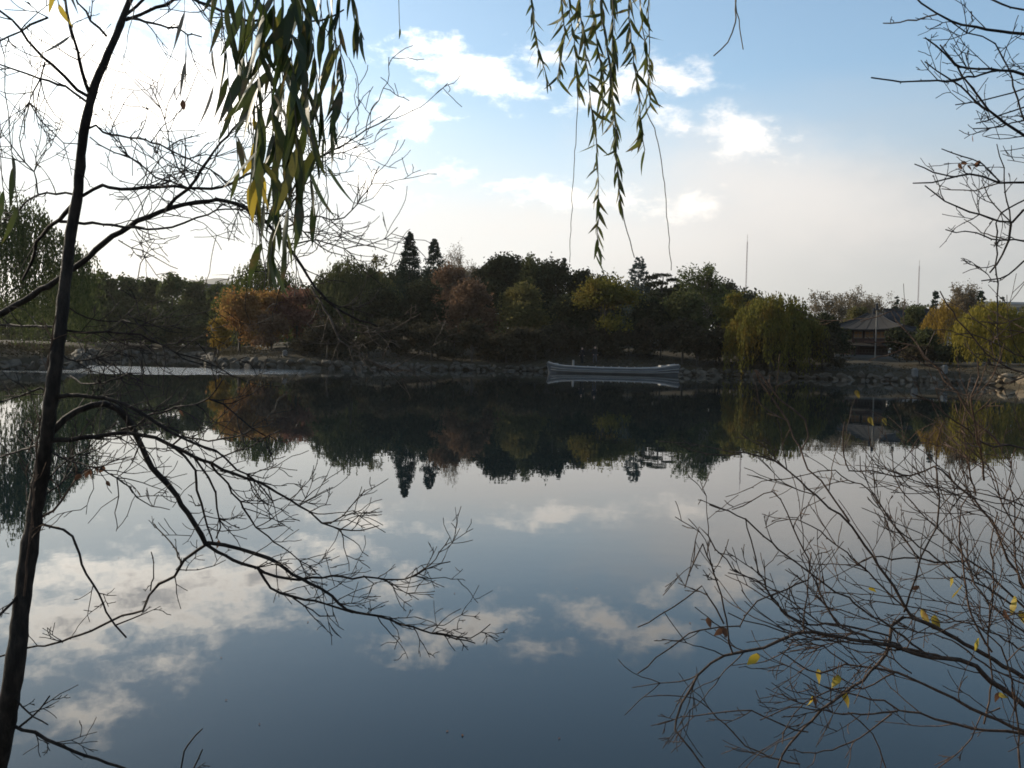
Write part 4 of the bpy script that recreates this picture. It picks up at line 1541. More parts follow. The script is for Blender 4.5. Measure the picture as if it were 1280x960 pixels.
B([(103, 245), (118, 236), (128, 231), (150, 237), (180, 235), (207, 233), (232, 235), (262, 236), (287, 230), (307, 218), (330, 210), (370, 205), (400, 195), (430, 180), (455, 162), (475, 155), (500, 132)], 4.5, 1.1, twigs=9, tl=50)
B([(207, 262), (220, 247), (235, 235), (260, 200), (292, 160), (320, 135), (345, 108)], 5, 1.3, twigs=7, tl=50)
B([(238, 234), (212, 185), (207, 150), (187, 105)], 2, 1, twigs=10, tl=45)
B([(235, 236), (215, 228), (195, 222), (178, 208), (160, 195), (142, 190), (125, 180), (112, 171)], 2.6, 1.4, twigs=8, tl=45)
B([(112, 160), (120, 156), (130, 165), (160, 171), (190, 177), (210, 186), (225, 195), (250, 205), (275, 222), (292, 242)], 2.8, 1.2, twigs=9, tl=50)
B([(92, 255), (75, 275), (62, 283), (45, 302), (40, 325), (28, 350)], 6, 3, twigs=3, tl=45)
B([(75, 277), (105, 279), (140, 281), (170, 284), (200, 287), (230, 278), (260, 267), (282, 261), (310, 262)], 4, 1.5, twigs=3, tl=40)
B([(92, 243), (70, 242), (47, 242), (30, 255), (15, 270), (-10, 275)], 3, 1.4, twigs=5, tl=40)
B([(47, 242), (45, 225), (42, 215), (30, 203), (15, 185), (0, 160)], 2, 1, twigs=12, tl=55)
B([(113, 122), (95, 113), (80, 95), (65, 83), (52, 72), (35, 50), (15, 25), (-5, 10)], 4.5, 2.2, twigs=4, tl=50)
B([(108, 127), (90, 113), (60, 100), (25, 90), (-10, 77)], 3.5, 1.8, twigs=4, tl=50)
B([(112, 117), (103, 90), (97, 65), (90, 40), (82, 15), (78, -20)], 4.5, 2.5, twigs=3, tl=40)
B([(133, 45), (115, 25), (98, 3), (85, -25)], 3.5, 2, twigs=3, tl=40)
B([(60, 22), (40, 30), (25, 40), (10, 47), (-8, 55)], 2.8, 2, twigs=5, tl=40, d0=3.1)
B([(56, 78), (50, 100), (37, 128), (50, 150), (65, 165), (80, 178), (100, 180)], 1.8, 1.2, twigs=10, tl=45)
B([(157, 25), (175, 18), (195, 9), (217, 0), (235, -3), (250, 2), (275, 12), (300, 22), (325, 27), (350, 30), (400, 25), (430, 12)], 4.5, 1.6, twigs=4, tl=45)
B([(156, 20), (170, 8), (182, -5), (200, -30)], 4, 2.4, twigs=2)
B([(160, 22), (175, 25), (182, 26), (200, 30), (220, 36), (235, 43), (252, 46)], 3.2, 1.4, twigs=6, tl=35)
B([(330, 278), (360, 262), (400, 200), (430, 190), (460, 178)], 2.4, 1, twigs=9, tl=45)
B([(345, 290), (385, 270), (420, 275), (440, 262), (460, 240), (474, 208)], 2.4, 1, twigs=10, tl=40)
B([(360, 305), (395, 300), (430, 310), (460, 305), (480, 300), (497, 284)], 2.4, 1, twigs=10, tl=38)
B([(318, 266), (350, 268), (380, 290), (400, 310), (440, 322)], 2.6, 1, twigs=9, tl=40)
B([(148, 300), (152, 304), (178, 313), (195, 322), (212, 332), (222, 336)], 1.6, .9, twigs=7, tl=22, d0=3.2)
B([(172, 350), (174, 330), (180, 322), (188, 318)], 1.4, .8, twigs=9, tl=20, d0=3.2)
B([(390, 360), (410, 395), (425, 425), (450, 442), (470, 455), (490, 463), (515, 463)], 3, 1.3, twigs=9, tl=40, mat_=M['twig_lit_mid'])
B([(420, 385), (440, 412), (470, 415), (500, 408), (526, 392)], 2, 1, twigs=9, tl=30, mat_=M['twig_lit_mid'])
B([(400, 372), (430, 385), (460, 380), (475, 360)], 2, 1, twigs=7, tl=28)
# lower limbs over the water
B([(53, 548), (65, 540), (80, 525), (95, 513), (115, 506), (130, 505), (148, 512), (160, 525), (168, 540), (178, 560), (190, 585), (210, 605), (222, 620), (235, 640), (245, 658), (257, 680)], 10, 7, twigs=2.5, tl=40, sides=8)
B([(257, 680), (259, 679), (280, 681), (302, 686), (334, 698), (365, 717), (387, 729), (415, 745), (434, 761), (471, 770), (515, 784), (540, 790), (571, 797), (594, 804)], 6, 1.6, twigs=8, tl=36)
B([(545, 791), (571, 795), (588, 797), (613, 780)], 2.4, 1.2, twigs=8, tl=26)
B([(257, 680), (271, 690), (302, 705), (321, 710), (346, 720), (374, 725), (390, 722), (415, 720), (440, 723), (471, 723), (506, 724), (531, 711), (552, 704), (563, 702)], 5, 1.4, twigs=8, tl=38)
B([(506, 724), (537, 707), (549, 690), (562, 672)], 2, 1, twigs=8, tl=26)
B([(321, 708), (330, 724), (340, 737), (365, 745), (396, 751), (421, 759), (442, 766)], 4, 2.6, twigs=4, tl=36)
B([(366, 747), (381, 757), (399, 769), (419, 770)], 2.2, 1.4, twigs=3, tl=26)
B([(60, 552), (90, 549), (120, 546), (140, 543), (158, 541), (175, 543), (195, 547), (215, 557), (240, 568), (265, 581), (290, 592), (310, 599), (335, 609), (346, 614), (362, 623), (374, 632), (387, 640), (402, 654), (427, 661), (452, 664), (474, 657)], 7, 1.3, twigs=7, tl=38)
B([(402, 654), (412, 654), (427, 645), (443, 628), (456, 612)], 1.8, .9, twigs=7, tl=26)
B([(215, 557), (232, 571), (244, 588), (247, 612), (252, 630), (256, 645), (264, 668), (266, 677)], 3.6, 2, twigs=6, tl=36)
B([(240, 567), (250, 582), (260, 597), (269, 616), (271, 635), (276, 660), (270, 673)], 3, 1.6, twigs=6, tl=36)
B([(264, 581), (285, 606), (305, 635), (320, 657), (335, 670), (352, 684), (375, 700), (395, 715)], 3, 1.4, twigs=8, tl=40)
B([(216, 556), (229, 545), (237, 547), (260, 551), (290, 547), (310, 540)], 2.6, 1.2, twigs=7, tl=36)
B([(262, 580), (285, 568), (310, 560), (335, 545), (350, 538)], 2, 1, twigs=6, tl=34)
B([(70, 497), (100, 493), (130, 497), (157, 506), (185, 522), (207, 537), (229, 547), (255, 560), (270, 563), (282, 573), (297, 586), (320, 600), (340, 626)], 6, 1.6, twigs=7, tl=38)
B([(152, 537), (170, 530), (185, 522), (202, 515), (220, 509), (245, 504), (260, 499), (270, 488), (280, 472)], 3, 1.3, twigs=6, tl=36)
B([(262, 499), (280, 505), (297, 520), (315, 534), (332, 545)], 2.4, 1.2, twigs=8, tl=34)
B([(74, 412), (100, 415), (132, 415), (175, 419), (220, 440), (250, 448), (272, 457), (290, 470)], 3.4, 1.5, twigs=8, tl=40)
B([(80, 408), (45, 408), (10, 407), (-15, 404)], 3.4, 2.6, twigs=7, tl=44)
B([(160, 392), (187, 420), (205, 432), (222, 441)], 2, 1.2, twigs=6, tl=34, d0=3.25)
B([(70, 500), (50, 485), (25, 495), (-10, 505)], 3, 2, twigs=8, tl=46)
B([(60, 555), (35, 560), (10, 568), (-12, 575)], 3, 2, twigs=8, tl=46)
B([(88, 470), (110, 480), (140, 476), (165, 466), (185, 470)], 2.4, 1.2, twigs=9, tl=36, d0=3.22)
B([(75, 440), (95, 452), (120, 448), (140, 455), (160, 470), (178, 478)], 2.4, 1.2, twigs=9, tl=34, d0=3.22)
B([(80, 380), (110, 398), (150, 402), (190, 408), (225, 405)], 2, 1, twigs=8, tl=34)
B([(52, 655), (63, 658), (80, 662), (95, 680), (103, 705), (117, 730), (133, 765), (143, 780), (158, 797)], 3.4, 2, twigs=2, tl=24)
B([(257, 681), (240, 692), (230, 700), (217, 720), (200, 730), (187, 745), (177, 763), (153, 770), (127, 782), (100, 793), (67, 805), (33, 810), (-6, 822)], 4, 2.6, twigs=2.5, tl=24)
B([(227, 702), (213, 678), (193, 655)], 2.4, 1.4, twigs=3, tl=18)
B([(188, 738), (192, 715), (189, 690)], 1.8, 1.2, twigs=2, tl=16)
B([(143, 782), (167, 773), (185, 765)], 2.2, 1.4, twigs=2, tl=16)
B([(220, 712), (246, 712), (267, 707), (282, 700)], 1.6, .9, twigs=6, tl=22)
B([(27, 735), (17, 750), (0, 768), (-10, 790)], 4.5, 3.5, twigs=2, tl=24)
B([(6, 905), (17, 907), (57, 923), (93, 940), (147, 957), (190, 975)], 5, 3, twigs=3, tl=26)
B([(25, 908), (40, 895), (55, 882), (62, 870)], 3, 1.8, twigs=3, tl=20)
B([(12, 870), (35, 890), (60, 906)], 2.6, 1.4, twigs=3, tl=20)
B([(45, 650), (67, 637), (85, 615), (95, 600), (97, 585), (92, 575), (80, 571)], 3.6, 2.2, twigs=5, tl=36, mat_=M['twig_lit_red'])
B([(58, 562), (78, 574), (100, 580), (125, 585), (147, 597), (162, 610), (172, 620), (190, 632), (212, 637)], 2.4, 1, twigs=9, tl=38)
B([(60, 600), (85, 575), (110, 560), (130, 540), (150, 528)], 2.2, 1, twigs=12, tl=44)
B([(55, 620), (80, 600), (105, 570), (125, 560)], 2, 1, twigs=12, tl=44)
B([(30, 745), (40, 640), (47, 555), (56, 490), (63, 440), (70, 395)], 3, 1.6, twigs=5, tl=30, d0=3.12, drift=.03, mat_=M['twig_lit_red'])  # added strip along the trunk's left edge, its lighter colour imitating rim light


def put_leaf(parent, origin, me, px, py, D, rng, s=1.0, ang=0.3):
    p = at(px, py, D)
    pl = next((q for q in PLANTS if q.root is parent), None)
    if pl is not None and pl.samples:           # hang it from the nearest twig
        S = np.array(pl.samples + pl.tips)
        V = (S - np.array([0, 0, CAMZ])) @ CR
        sx, sy = 640 + F * V[:, 0] / -V[:, 2], 480 - F * V[:, 1] / -V[:, 2]
        k = np.hypot(sx - px, sy - py + 6).argmin()
        if math.hypot(sx[k] - px, sy[k] - py + 6) < 30:
            p = S[k]
    o = link('leaf', me, parent, p - origin, (rng.uniform(-ang, ang), rng.uniform(-ang, ang), rng.uniform(0, 6.28)))
    o.scale = (s, s, s)
    return o


rl = np.random.RandomState(4)
brown_leaf = leaf_mesh('leaf', M['leaf_brown_dry'], .036, .021, .3, 3, 6)
for px, py in [(110, 592), (112, 600), (124, 592), (129, 594), (135, 604), (173, 612), (219, 521), (233, 136), (104, 604), (275, 688)]:
    put_leaf(LT.root, LT.origin, brown_leaf, px, py, 3.15, rl, rl.uniform(.7, 1.05), .6)

# ---- small shoots at the bottom edge
SH = Plant('bare_shoot', 'two short bare shoots poking up at the bottom edge left of centre', 'shoot', 226, 3.0, M['bark_dark'], 5)
SH.limb([(218, 1110), (226, 962), (235, 932), (253, 911)], 4, 1.6, 'shoot', d0=3.0, drift=.02, twigs=2, tl=16)
SH.limb([(232, 1110), (238, 968), (247, 948), (253, 937)], 3.6, 1.6, 'shoot', d0=3.02, drift=.02, twigs=2, tl=14)

# ---- right near shrub
RS = Plant('bare_shrub', 'tangled leafless shrub arching over the water at the right, a few yellow leaves', 'shrub', 1440, 2.8, M['twig_lit_red'], 21)
B = RS.limb
RS.jit, RS.ang, RS.tls, RS.cnt, RS.thin = .11, (.3, .85), 1.2, .72, .88
DK = M['twig_dark']
BASE = [(1440, 1120), (1400, 1010)]
B(BASE + [(1330, 915), (1280, 880), (1250, 860), (1220, 835), (1200, 825), (1180, 822), (1160, 820), (1140, 814), (1115, 807), (1090, 802), (1065, 800), (1040, 795), (1020, 789), (997, 791), (975, 800), (955, 810), (930, 815), (905, 819), (887, 827), (872, 845), (865, 860), (852, 880), (845, 900), (845, 912), (865, 937), (882, 962)], 11, 1.8, d0=2.8, twigs=3, tl=45, tstart=.3, sides=7, mat_=DK, drift=.4)
B(BASE + [(1330, 880), (1280, 847), (1255, 832), (1230, 817), (1205, 805), (1185, 792), (1165, 782), (1140, 772), (1127, 772), (1115, 782), (1112, 797), (1107, 815), (1097, 830), (1077, 850), (1055, 867), (1040, 878), (1015, 900), (995, 920), (980, 942), (970, 965)], 10, 2.4, d0=2.85, twigs=3, tl=45, tstart=.3, sides=7, mat_=DK, drift=-.3)
B([(1140, 772), (1125, 747), (1107, 720), (1090, 695), (1075, 672), (1065, 657), (1050, 643), (1037, 635), (1020, 620), (1000, 602), (985, 587), (970, 577), (950, 572), (930, 566), (915, 570), (885, 567), (862, 562), (847, 555)], 4, 1.3, twigs=4, tl=42, mat_=DK)
B([(1062, 652), (1047, 630), (1025, 602), (1010, 585), (1000, 560), (992, 547), (985, 525), (972, 507), (962, 495), (950, 478), (944, 462)], 2.8, 1.6, twigs=3, tl=34)
B([(1002, 562), (1010, 545), (1006, 525), (990, 512), (975, 498), (958, 478), (945, 462)], 2.2, 1.5, twigs=1, tl=20, mat_=M['twig_lit_red'])
B(BASE + [(1340, 935), (1280, 915), (1260, 905), (1235, 895), (1215, 885), (1190, 872), (1170, 862), (1155, 855), (1135, 845), (1122, 842), (1102, 835), (1077, 835), (1055, 832), (1040, 837), (1025, 842), (1010, 837), (995, 827), (975, 815)], 9, 1.6, d0=2.75, twigs=3, tl=40, tstart=.3)
B(BASE + [(1340, 930), (1280, 917), (1260, 915), (1235, 912), (1215, 910), (1195, 905), (1170, 899), (1150, 892), (1135, 890), (1122, 886), (1105, 877), (1075, 870), (1057, 865), (1030, 858)], 8, 1.6, d0=2.7, twigs=3, tl=36, tstart=.3)
B([(1122, 889), (1090, 891), (1055, 892), (1025, 887), (1000, 884), (975, 889), (950, 900)], 2.8, 1.2, twigs=5, tl=30)
B([(1060, 890), (1075, 902), (1092, 918), (1098, 935), (1108, 962)], 2, 1.4, twigs=2, tl=24)
B([(1115, 892), (1100, 905), (1075, 922), (1050, 934), (1020, 942), (985, 938)], 2.2, 1.1, twigs=3, tl=24)
B(BASE + [(1350, 860), (1310, 795), (1275, 755), (1235, 717), (1220, 707), (1210, 700), (1190, 702), (1170, 702), (1150, 699), (1130, 697), (1115, 699), (1090, 697), (1070, 706)], 8, 2.2, d0=2.9, twigs=3.5, tl=45, tstart=.35, mat_=DK)
B(BASE + [(1360, 850), (1320, 790), (1290, 750), (1270, 717), (1255, 687), (1240, 652), (1225, 635), (1210, 617), (1195, 605), (1175, 587), (1168, 584), (1157, 589), (1140, 595), (1120, 596), (1090, 590), (1060, 588), (1057, 580), (1055, 555), (1056, 527)], 7, 1.6, d0=2.95, twigs=4, tl=45, tstart=.35, mat_=DK)
B([(1170, 584), (1170, 562), (1175, 537), (1180, 527)], 2, 1.2, twigs=6, tl=28)
B([(1130, 765), (1137, 742), (1145, 720), (1152, 697), (1162, 675), (1170, 660), (1175, 635), (1171, 605), (1171, 585)], 2.8, 1.8, twigs=4, tl=36, mat_=DK)
B([(1360, 760), (1320, 620), (1280, 560), (1260, 556), (1240, 557), (1225, 552), (1210, 537), (1195, 525), (1180, 515), (1165, 502), (1140, 492)], 5, 1.5, d0=2.9, twigs=5, tl=40, mat_=DK)
B([(1250, 556), (1222, 530), (1195, 490), (1181, 474), (1173, 462), (1157, 447), (1144, 428), (1131, 412), (1120, 402), (1113, 389), (1098, 395), (1075, 402)], 3, 1.2, twigs=2.5, tl=32)
B([(1192, 487), (1175, 462), (1157, 447), (1146, 434), (1138, 431), (1129, 436), (1109, 443), (1086, 451)], 2.2, 1.2, twigs=2.5, tl=30)
B([(1360, 620), (1310, 490), (1280, 466), (1262, 461), (1249, 454), (1232, 441), (1219, 423), (1210, 414), (1197, 399), (1186, 380), (1175, 364)], 3.2, 1.6, d0=2.9, twigs=4, tl=36, mat_=DK)
B([(1350, 520), (1300, 455), (1280, 447), (1245, 430), (1227, 421), (1210, 417), (1194, 418)], 3, 1.4, d0=2.95, twigs=5, tl=34, mat_=DK)
B([(1300, 392), (1280, 395), (1249, 405), (1225, 402)], 2.2, 1.3, d0=2.9, twigs=5, tl=30, mat_=M['twig_lit_red'])
B([(1305, 418), (1280, 415), (1251, 411), (1235, 402)], 2.2, 1.3, d0=2.9, twigs=5, tl=30, mat_=M['twig_lit_red'])
B([(1230, 600), (1225, 560), (1216, 520), (1213, 495), (1225, 470), (1222, 450)], 3, 1.4, twigs=9, tl=36)
B([(1220, 620), (1207, 560), (1205, 520), (1212, 490)], 2.4, 1.4, twigs=9, tl=36)
B([(1112, 795), (1095, 792), (1055, 781), (1010, 779), (976, 760), (950, 730), (930, 718), (916, 711), (907, 700), (896, 687), (885, 670), (874, 659), (869, 677), (866, 705)], 3, 1.1, twigs=5, tl=26, mat_=DK)
B([(916, 817), (910, 792), (906, 762), (902, 742), (895, 725), (885, 695), (877, 680), (870, 697), (862, 717), (856, 735)], 2.2, 1.2, twigs=4, tl=22, mat_=DK)
B([(1160, 820), (1130, 795), (1090, 770), (1060, 748), (1030, 730), (1012, 715), (995, 702), (975, 687), (955, 670), (932, 651), (910, 639), (887, 631)], 3, 1.5, twigs=3, tl=30, mat_=DK)
B([(1020, 790), (985, 770), (965, 745), (950, 717), (945, 700), (937, 672), (932, 648)], 2.4, 1.2, twigs=4, tl=26, mat_=DK)
B([(1150, 698), (1120, 660), (1085, 612), (1060, 600), (1045, 587), (1025, 590), (1000, 596), (975, 599), (952, 602), (930, 615), (907, 621)], 2.4, 1.0, twigs=4, tl=32)
B([(1090, 800), (1050, 780), (1030, 750), (1015, 715), (1005, 687), (992, 660), (985, 640), (975, 622), (965, 614), (955, 617), (940, 627), (915, 637)], 2.4, 1.0, twigs=4, tl=32)
B([(1185, 792), (1150, 775), (1115, 745), (1085, 715), (1057, 690), (1035, 672), (1015, 657), (997, 649), (970, 652), (956, 660)], 2.6, 1.1, twigs=4, tl=34)
B([(905, 780), (877, 732), (857, 747), (825, 770), (797, 784)], 2.2, 1.4, twigs=1, tl=18, mat_=DK)
B([(1010, 725), (960, 744), (945, 752), (932, 767), (925, 782), (900, 785), (875, 787), (862, 792), (840, 807), (820, 822), (797, 842)], 2, 1.3, twigs=2, tl=22, mat_=DK)
B([(1000, 955), (975, 949), (950, 940), (930, 932), (917, 915), (897, 895), (877, 880), (857, 870), (837, 869), (806, 871)], 2.6, 1.3, twigs=2, tl=26)
B([(1010, 915), (980, 906), (950, 895), (925, 887), (887, 892), (852, 897), (822, 906)], 2.2, 1.2, twigs=3, tl=26)
B([(1140, 815), (1080, 806), (1000, 795), (980, 790), (955, 782), (930, 775), (910, 766)], 2.4, 1.4, twigs=4, tl=28, mat_=DK)
B([(1005, 792), (1007, 745), (1009, 725), (1014, 690)], 2, 1.2, twigs=4, tl=24)
B([(1180, 822), (1100, 800), (1040, 782), (1025, 777), (1000, 760), (975, 742), (955, 730), (930, 720), (910, 716)], 2.8, 1.2, twigs=4, tl=32)
B([(1270, 760), (1235, 735), (1200, 720), (1160, 690), (1120, 660), (1100, 630), (1082, 600), (1075, 570)], 3.4, 1.2, twigs=6, tl=42, mat_=DK, d0=2.95)
B([(1290, 800), (1255, 770), (1225, 740), (1200, 690), (1150, 640), (1120, 600), (1115, 560)], 3.4, 1.2, twigs=6, tl=42, mat_=DK, d0=2.8)
B([(1300, 700), (1270, 660), (1250, 620), (1240, 590), (1210, 560), (1195, 545)], 3, 1.2, twigs=7, tl=42, d0=2.95)
B([(1310, 650), (1280, 632), (1250, 622), (1215, 615), (1180, 620), (1150, 612)], 2.6, 1.2, twigs=7, tl=40, d0=2.9)
B([(1240, 815), (1215, 770), (1205, 720), (1200, 660), (1202, 632), (1210, 620)], 3, 1.8, twigs=5, tl=40)
B([(1230, 905), (1240, 850), (1235, 805), (1242, 740), (1240, 680), (1247, 640)], 2.6, 1.4, twigs=5, tl=40, d0=2.7)
B([(1275, 960), (1272, 905), (1265, 850), (1250, 810), (1225, 785)], 2.6, 1.6, twigs=4, tl=34, d0=2.6)
B([(1320, 800), (1283, 740), (1268, 690), (1270, 640), (1262, 600), (1270, 560)], 3, 1.4, twigs=7, tl=42, d0=3.0)
B([(1290, 820), (1240, 790), (1195, 775), (1150, 760), (1095, 752), (1050, 740), (1015, 742)], 2.8, 1.1, twigs=5, tl=38, d0=2.9)
B([(1290, 860), (1230, 830), (1190, 800), (1150, 790), (1100, 780), (1050, 762), (1010, 755)], 2.8, 1.1, twigs=5, tl=36, d0=2.7)
B([(1060, 830), (1040, 815), (1015, 805), (990, 808), (970, 822), (945, 830), (915, 832)], 2, 1, twigs=4, tl=22)
B([(1140, 842), (1105, 818), (1075, 815), (1045, 805), (1020, 812), (1000, 825)], 2.2, 1, twigs=5, tl=26)
B([(1120, 840), (1080, 860), (1040, 862), (1005, 880), (985, 905), (978, 930)], 2.2, 1.1, twigs=5, tl=26)
B([(1250, 885), (1225, 895), (1215, 925), (1195, 945), (1170, 962)], 2, 1.2, twigs=3, tl=24, d0=2.7)
dry_leaf = leaf_mesh('leaf', M['leaf_olive_dry'], .034, .018, .3, 47, 7)
yl = [leaf_mesh('leaf', M['leaf_yellow'], .040, .021, c, 40 + k, 7) for k, c in enumerate((.3, -.2, .45))]
for px, py, sc, dk in [(950, 827, 1, 0), (1025, 850, 1, 0), (1046, 852, 1.1, 0), (1056, 872, 1, 0), (1010, 883, .8, 0), (1018, 880, .8, 1), (1162, 762, 1.2, 0), (1168, 770, 1, 0), (1264, 757, 1.2, 0), (1275, 765, 1.1, 0), (1255, 768, 1, 1),
                       (1204, 738, 1, 0), (1190, 735, .9, 0), (1085, 742, .7, 0), (1245, 870, .8, 0), (1252, 878, .8, 1), (911, 782, .8, 1), (913, 786, .7, 1), (903, 766, .6, 1), (1072, 505, .9, 0), (1090, 502, .9, 0), (1084, 517, .8, 1), (1103, 525, .7, 0), (1086, 535, .7, 1),
                       (1232, 815, .7, 0), (1243, 780, .7, 0), (1148, 742, .6, 1)]:
    put_leaf(RS.root, RS.origin, dry_leaf if py < 540 else brown_leaf if dk else yl[rl.randint(3)], px, py, 2.72 + rl.uniform(-.1, .2), rl, sc * 1.2 * rl.uniform(.8, 1.1), .7)

# ---- right upper tree
for k in range(7):
    y0 = rl.uniform(600, 900)
    x0 = rl.uniform(1290, 1330)
    x1, y1 = rl.uniform(990, 1190), y0 - rl.uniform(10, 210)
    bow = rl.uniform(-30, 45)
    pts = [(x0 + (x1 - x0) * q, y0 + (y1 - y0) * q ** 1.2 - bow * math.sin(math.pi * q)) for q in np.linspace(0, 1, 7)]
    B(BASE + [(1360, y0 * .5 + 480)] + pts, rl.uniform(2.6, 4), .9, d0=rl.uniform(2.6, 3.1), twigs=2.6, tl=34, tstart=.35, mat_=[M['twig_lit_red'], DK, M['twig_lit_mid']][k % 3])

RT = Plant('bare_tree', 'leafless tree whose bare branches reach in from the upper right edge', 'tree', 1560, 3.6, M['bark_dark'], 33)
B = RT.limb
RT.cnt = .8
B([(1560, 1010), (1555, 700), (1545, 420), (1530, 180), (1500, -60), (1480, -260)], 42, 16, 'trunk', d0=3.6, drift=.05, twigs=0, sides=9, buds=False)
B([(1530, 190), (1420, 110), (1340, 62), (1280, 43), (1250, 39), (1220, 34), (1190, 26), (1171, 17), (1152, 4), (1140, -8)], 9, 1.8, twigs=3, tl=34, tstart=.5)
B([(1171, 18), (1145, 24), (1104, 29)], 2, 1.3, twigs=1, tl=18)
B([(1280, 150), (1256, 75), (1246, 56), (1227, 45), (1209, 41), (1190, 28)], 2.2, 1.4, twigs=3, tl=26, d0=3.5)
B([(1535, 240), (1430, 160), (1340, 105), (1280, 92), (1250, 88), (1209, 86), (1194, 81), (1182, 67), (1156, 47)], 8, 1.6, twigs=4, tl=36, tstart=.5)
B([(1540, 330), (1430, 250), (1340, 195), (1280, 169), (1257, 154), (1235, 139), (1224, 120), (1205, 94), (1190, 73), (1175, 56)], 8, 1.5, twigs=4, tl=36, tstart=.5)
B([(1235, 139), (1220, 127), (1201, 109), (1182, 96), (1156, 77)], 2.4, 1.3, twigs=3, tl=26)
B([(1250, 88), (1201, 99), (1182, 101), (1141, 102), (1115, 101), (1089, 97)], 2.6, 1.5, twigs=4, tl=22)
B([(1330, 120), (1280, 133), (1250, 144), (1220, 154)], 2.2, 1.3, twigs=4, tl=28, d0=3.6)
B([(1330, 140), (1280, 150), (1250, 159), (1216, 161)], 2.2, 1.2, twigs=4, tl=26, d0=3.6)
B([(1330, 108), (1280, 112), (1250, 120), (1220, 126), (1194, 131)], 2.2, 1.2, twigs=4, tl=26, d0=3.6)
B([(1545, 420), (1430, 300), (1340, 236), (1280, 228), (1250, 227), (1227, 221), (1197, 221), (1165, 228), (1141, 229)], 8, 1.4, twigs=4, tl=30, tstart=.5)
B([(1197, 221), (1190, 220), (1167, 214), (1143, 205)], 2, 1.2, twigs=2, tl=20)
B([(1250, 227), (1227, 206), (1205, 195), (1177, 186)], 1.8, 1.1, twigs=3, tl=22)
B([(1252, 228), (1239, 232), (1205, 238), (1177, 236)], 1.6, 1, twigs=3, tl=20)
B([(1548, 480), (1430, 360), (1340, 290), (1280, 262), (1265, 277), (1250, 276), (1212, 264), (1182, 251), (1156, 232)], 8, 1.4, twigs=4, tl=30, tstart=.5)
B([(1264, 277), (1261, 300), (1254, 319), (1237, 341)], 3, 2, twigs=4, tl=26)
B([(1330, 300), (1280, 300), (1250, 300), (1220, 292), (1182, 287)], 2.6, 1.2, twigs=4, tl=24, d0=3.6)
B([(1260, 300), (1227, 290), (1205, 274)], 1.8, 1, twigs=4, tl=22)
B([(1330, 312), (1280, 326), (1261, 345), (1227, 351)], 2.8, 1.4, twigs=4, tl=24, d0=3.6)
B([(1263, 277), (1242, 255), (1227, 225)], 1.8, 1.1, twigs=4, tl=24)
B([(1263, 277), (1257, 240), (1254, 210), (1246, 180)], 2, 1.1, twigs=4, tl=24)
B([(1300, 240), (1262, 260), (1247, 280), (1246, 355), (1247, 392), (1250, 452)], 2, 1.4, twigs=1.2, tl=20, d0=3.6)
B([(1360, 45), (1300, 20), (1265, 9), (1242, 0), (1220, -12)], 3, 2, twigs=2, tl=24, d0=3.6)
for px, py in [(1216, 186), (1222, 192), (1227, 195), (1230, 206), (1198, 210), (1206, 205), (1211, 214)]:
    put_leaf(RT.root, RT.origin, brown_leaf, px, py, 3.55, rl, rl.uniform(.7, 1.0), .9)

# ---- overhanging willow with long hanging strands
wl_o = np.array([-1.25, -1.1, g1(-1.25, -1.1)])
WL = empty('weeping_willow', wl_o)
tag(WL, 'near weeping willow whose leafy strands hang into the top of the picture', 'tree')
g = Geo()
tr = catmull([(-1.25, -1.1, wl_o[2] - .2), (-1.22, -1.05, 1.2), (-1.05, -.8, 2.3), (-.8, -.2, 3.0)], .12)
g.tube(tr - wl_o, np.linspace(.19, .10, len(tr)), 10)
g.obj('trunk', M['bark_dark'], WL)
limb_pts = catmull([(-.8, -.2, 3.0), (-.62, .7, 3.05), (-.42, 1.5, 3.0), (-.1, 2.1, 3.15), (.22, 2.6, 3.3), (.6, 3.2, 3.3)], .1)
g = Geo()
g.tube(limb_pts - wl_o, np.linspace(.09, .02, len(limb_pts)), 8)
g.obj('limb', M['bark_dark'], WL)
limb2 = catmull([(-.72, .3, 3.04), (-.95, 1.0, 2.95), (-1.05, 1.5, 2.85)], .1)
g = Geo()
g.tube(limb2 - wl_o, np.linspace(.04, .015, len(limb2)), 7)
g.obj('limb', M['bark_dark'], WL)
allimb = np.vstack([limb_pts, limb2])
near_leaves = [leaf_mesh('leaf', M['leaf_near'], .104, .0155, c * .8, 60 + k, 10) for k, c in enumerate((.0, .12, -.15, .25, -.28, .06, -.08, .18))]
small_leaves = [leaf_mesh('leaf', M['leaf_light'], .078, .0125, c, 80 + k, 8) for k, c in enumerate((.0, .15, -.2, .28, -.1, .08))]
gold_leaves = [leaf_mesh('leaf', M['leaf_yellow'], .07, .016, c, 95 + k, 7) for k, c in enumerate((.1, -.2))]
pink_leaves = [leaf_mesh('leaf', M['twig_pale'], .075, .007, c, 98 + k, 7) for k, c in enumerate((.05, -.1))]
wr = np.random.RandomState(17)


hang = []


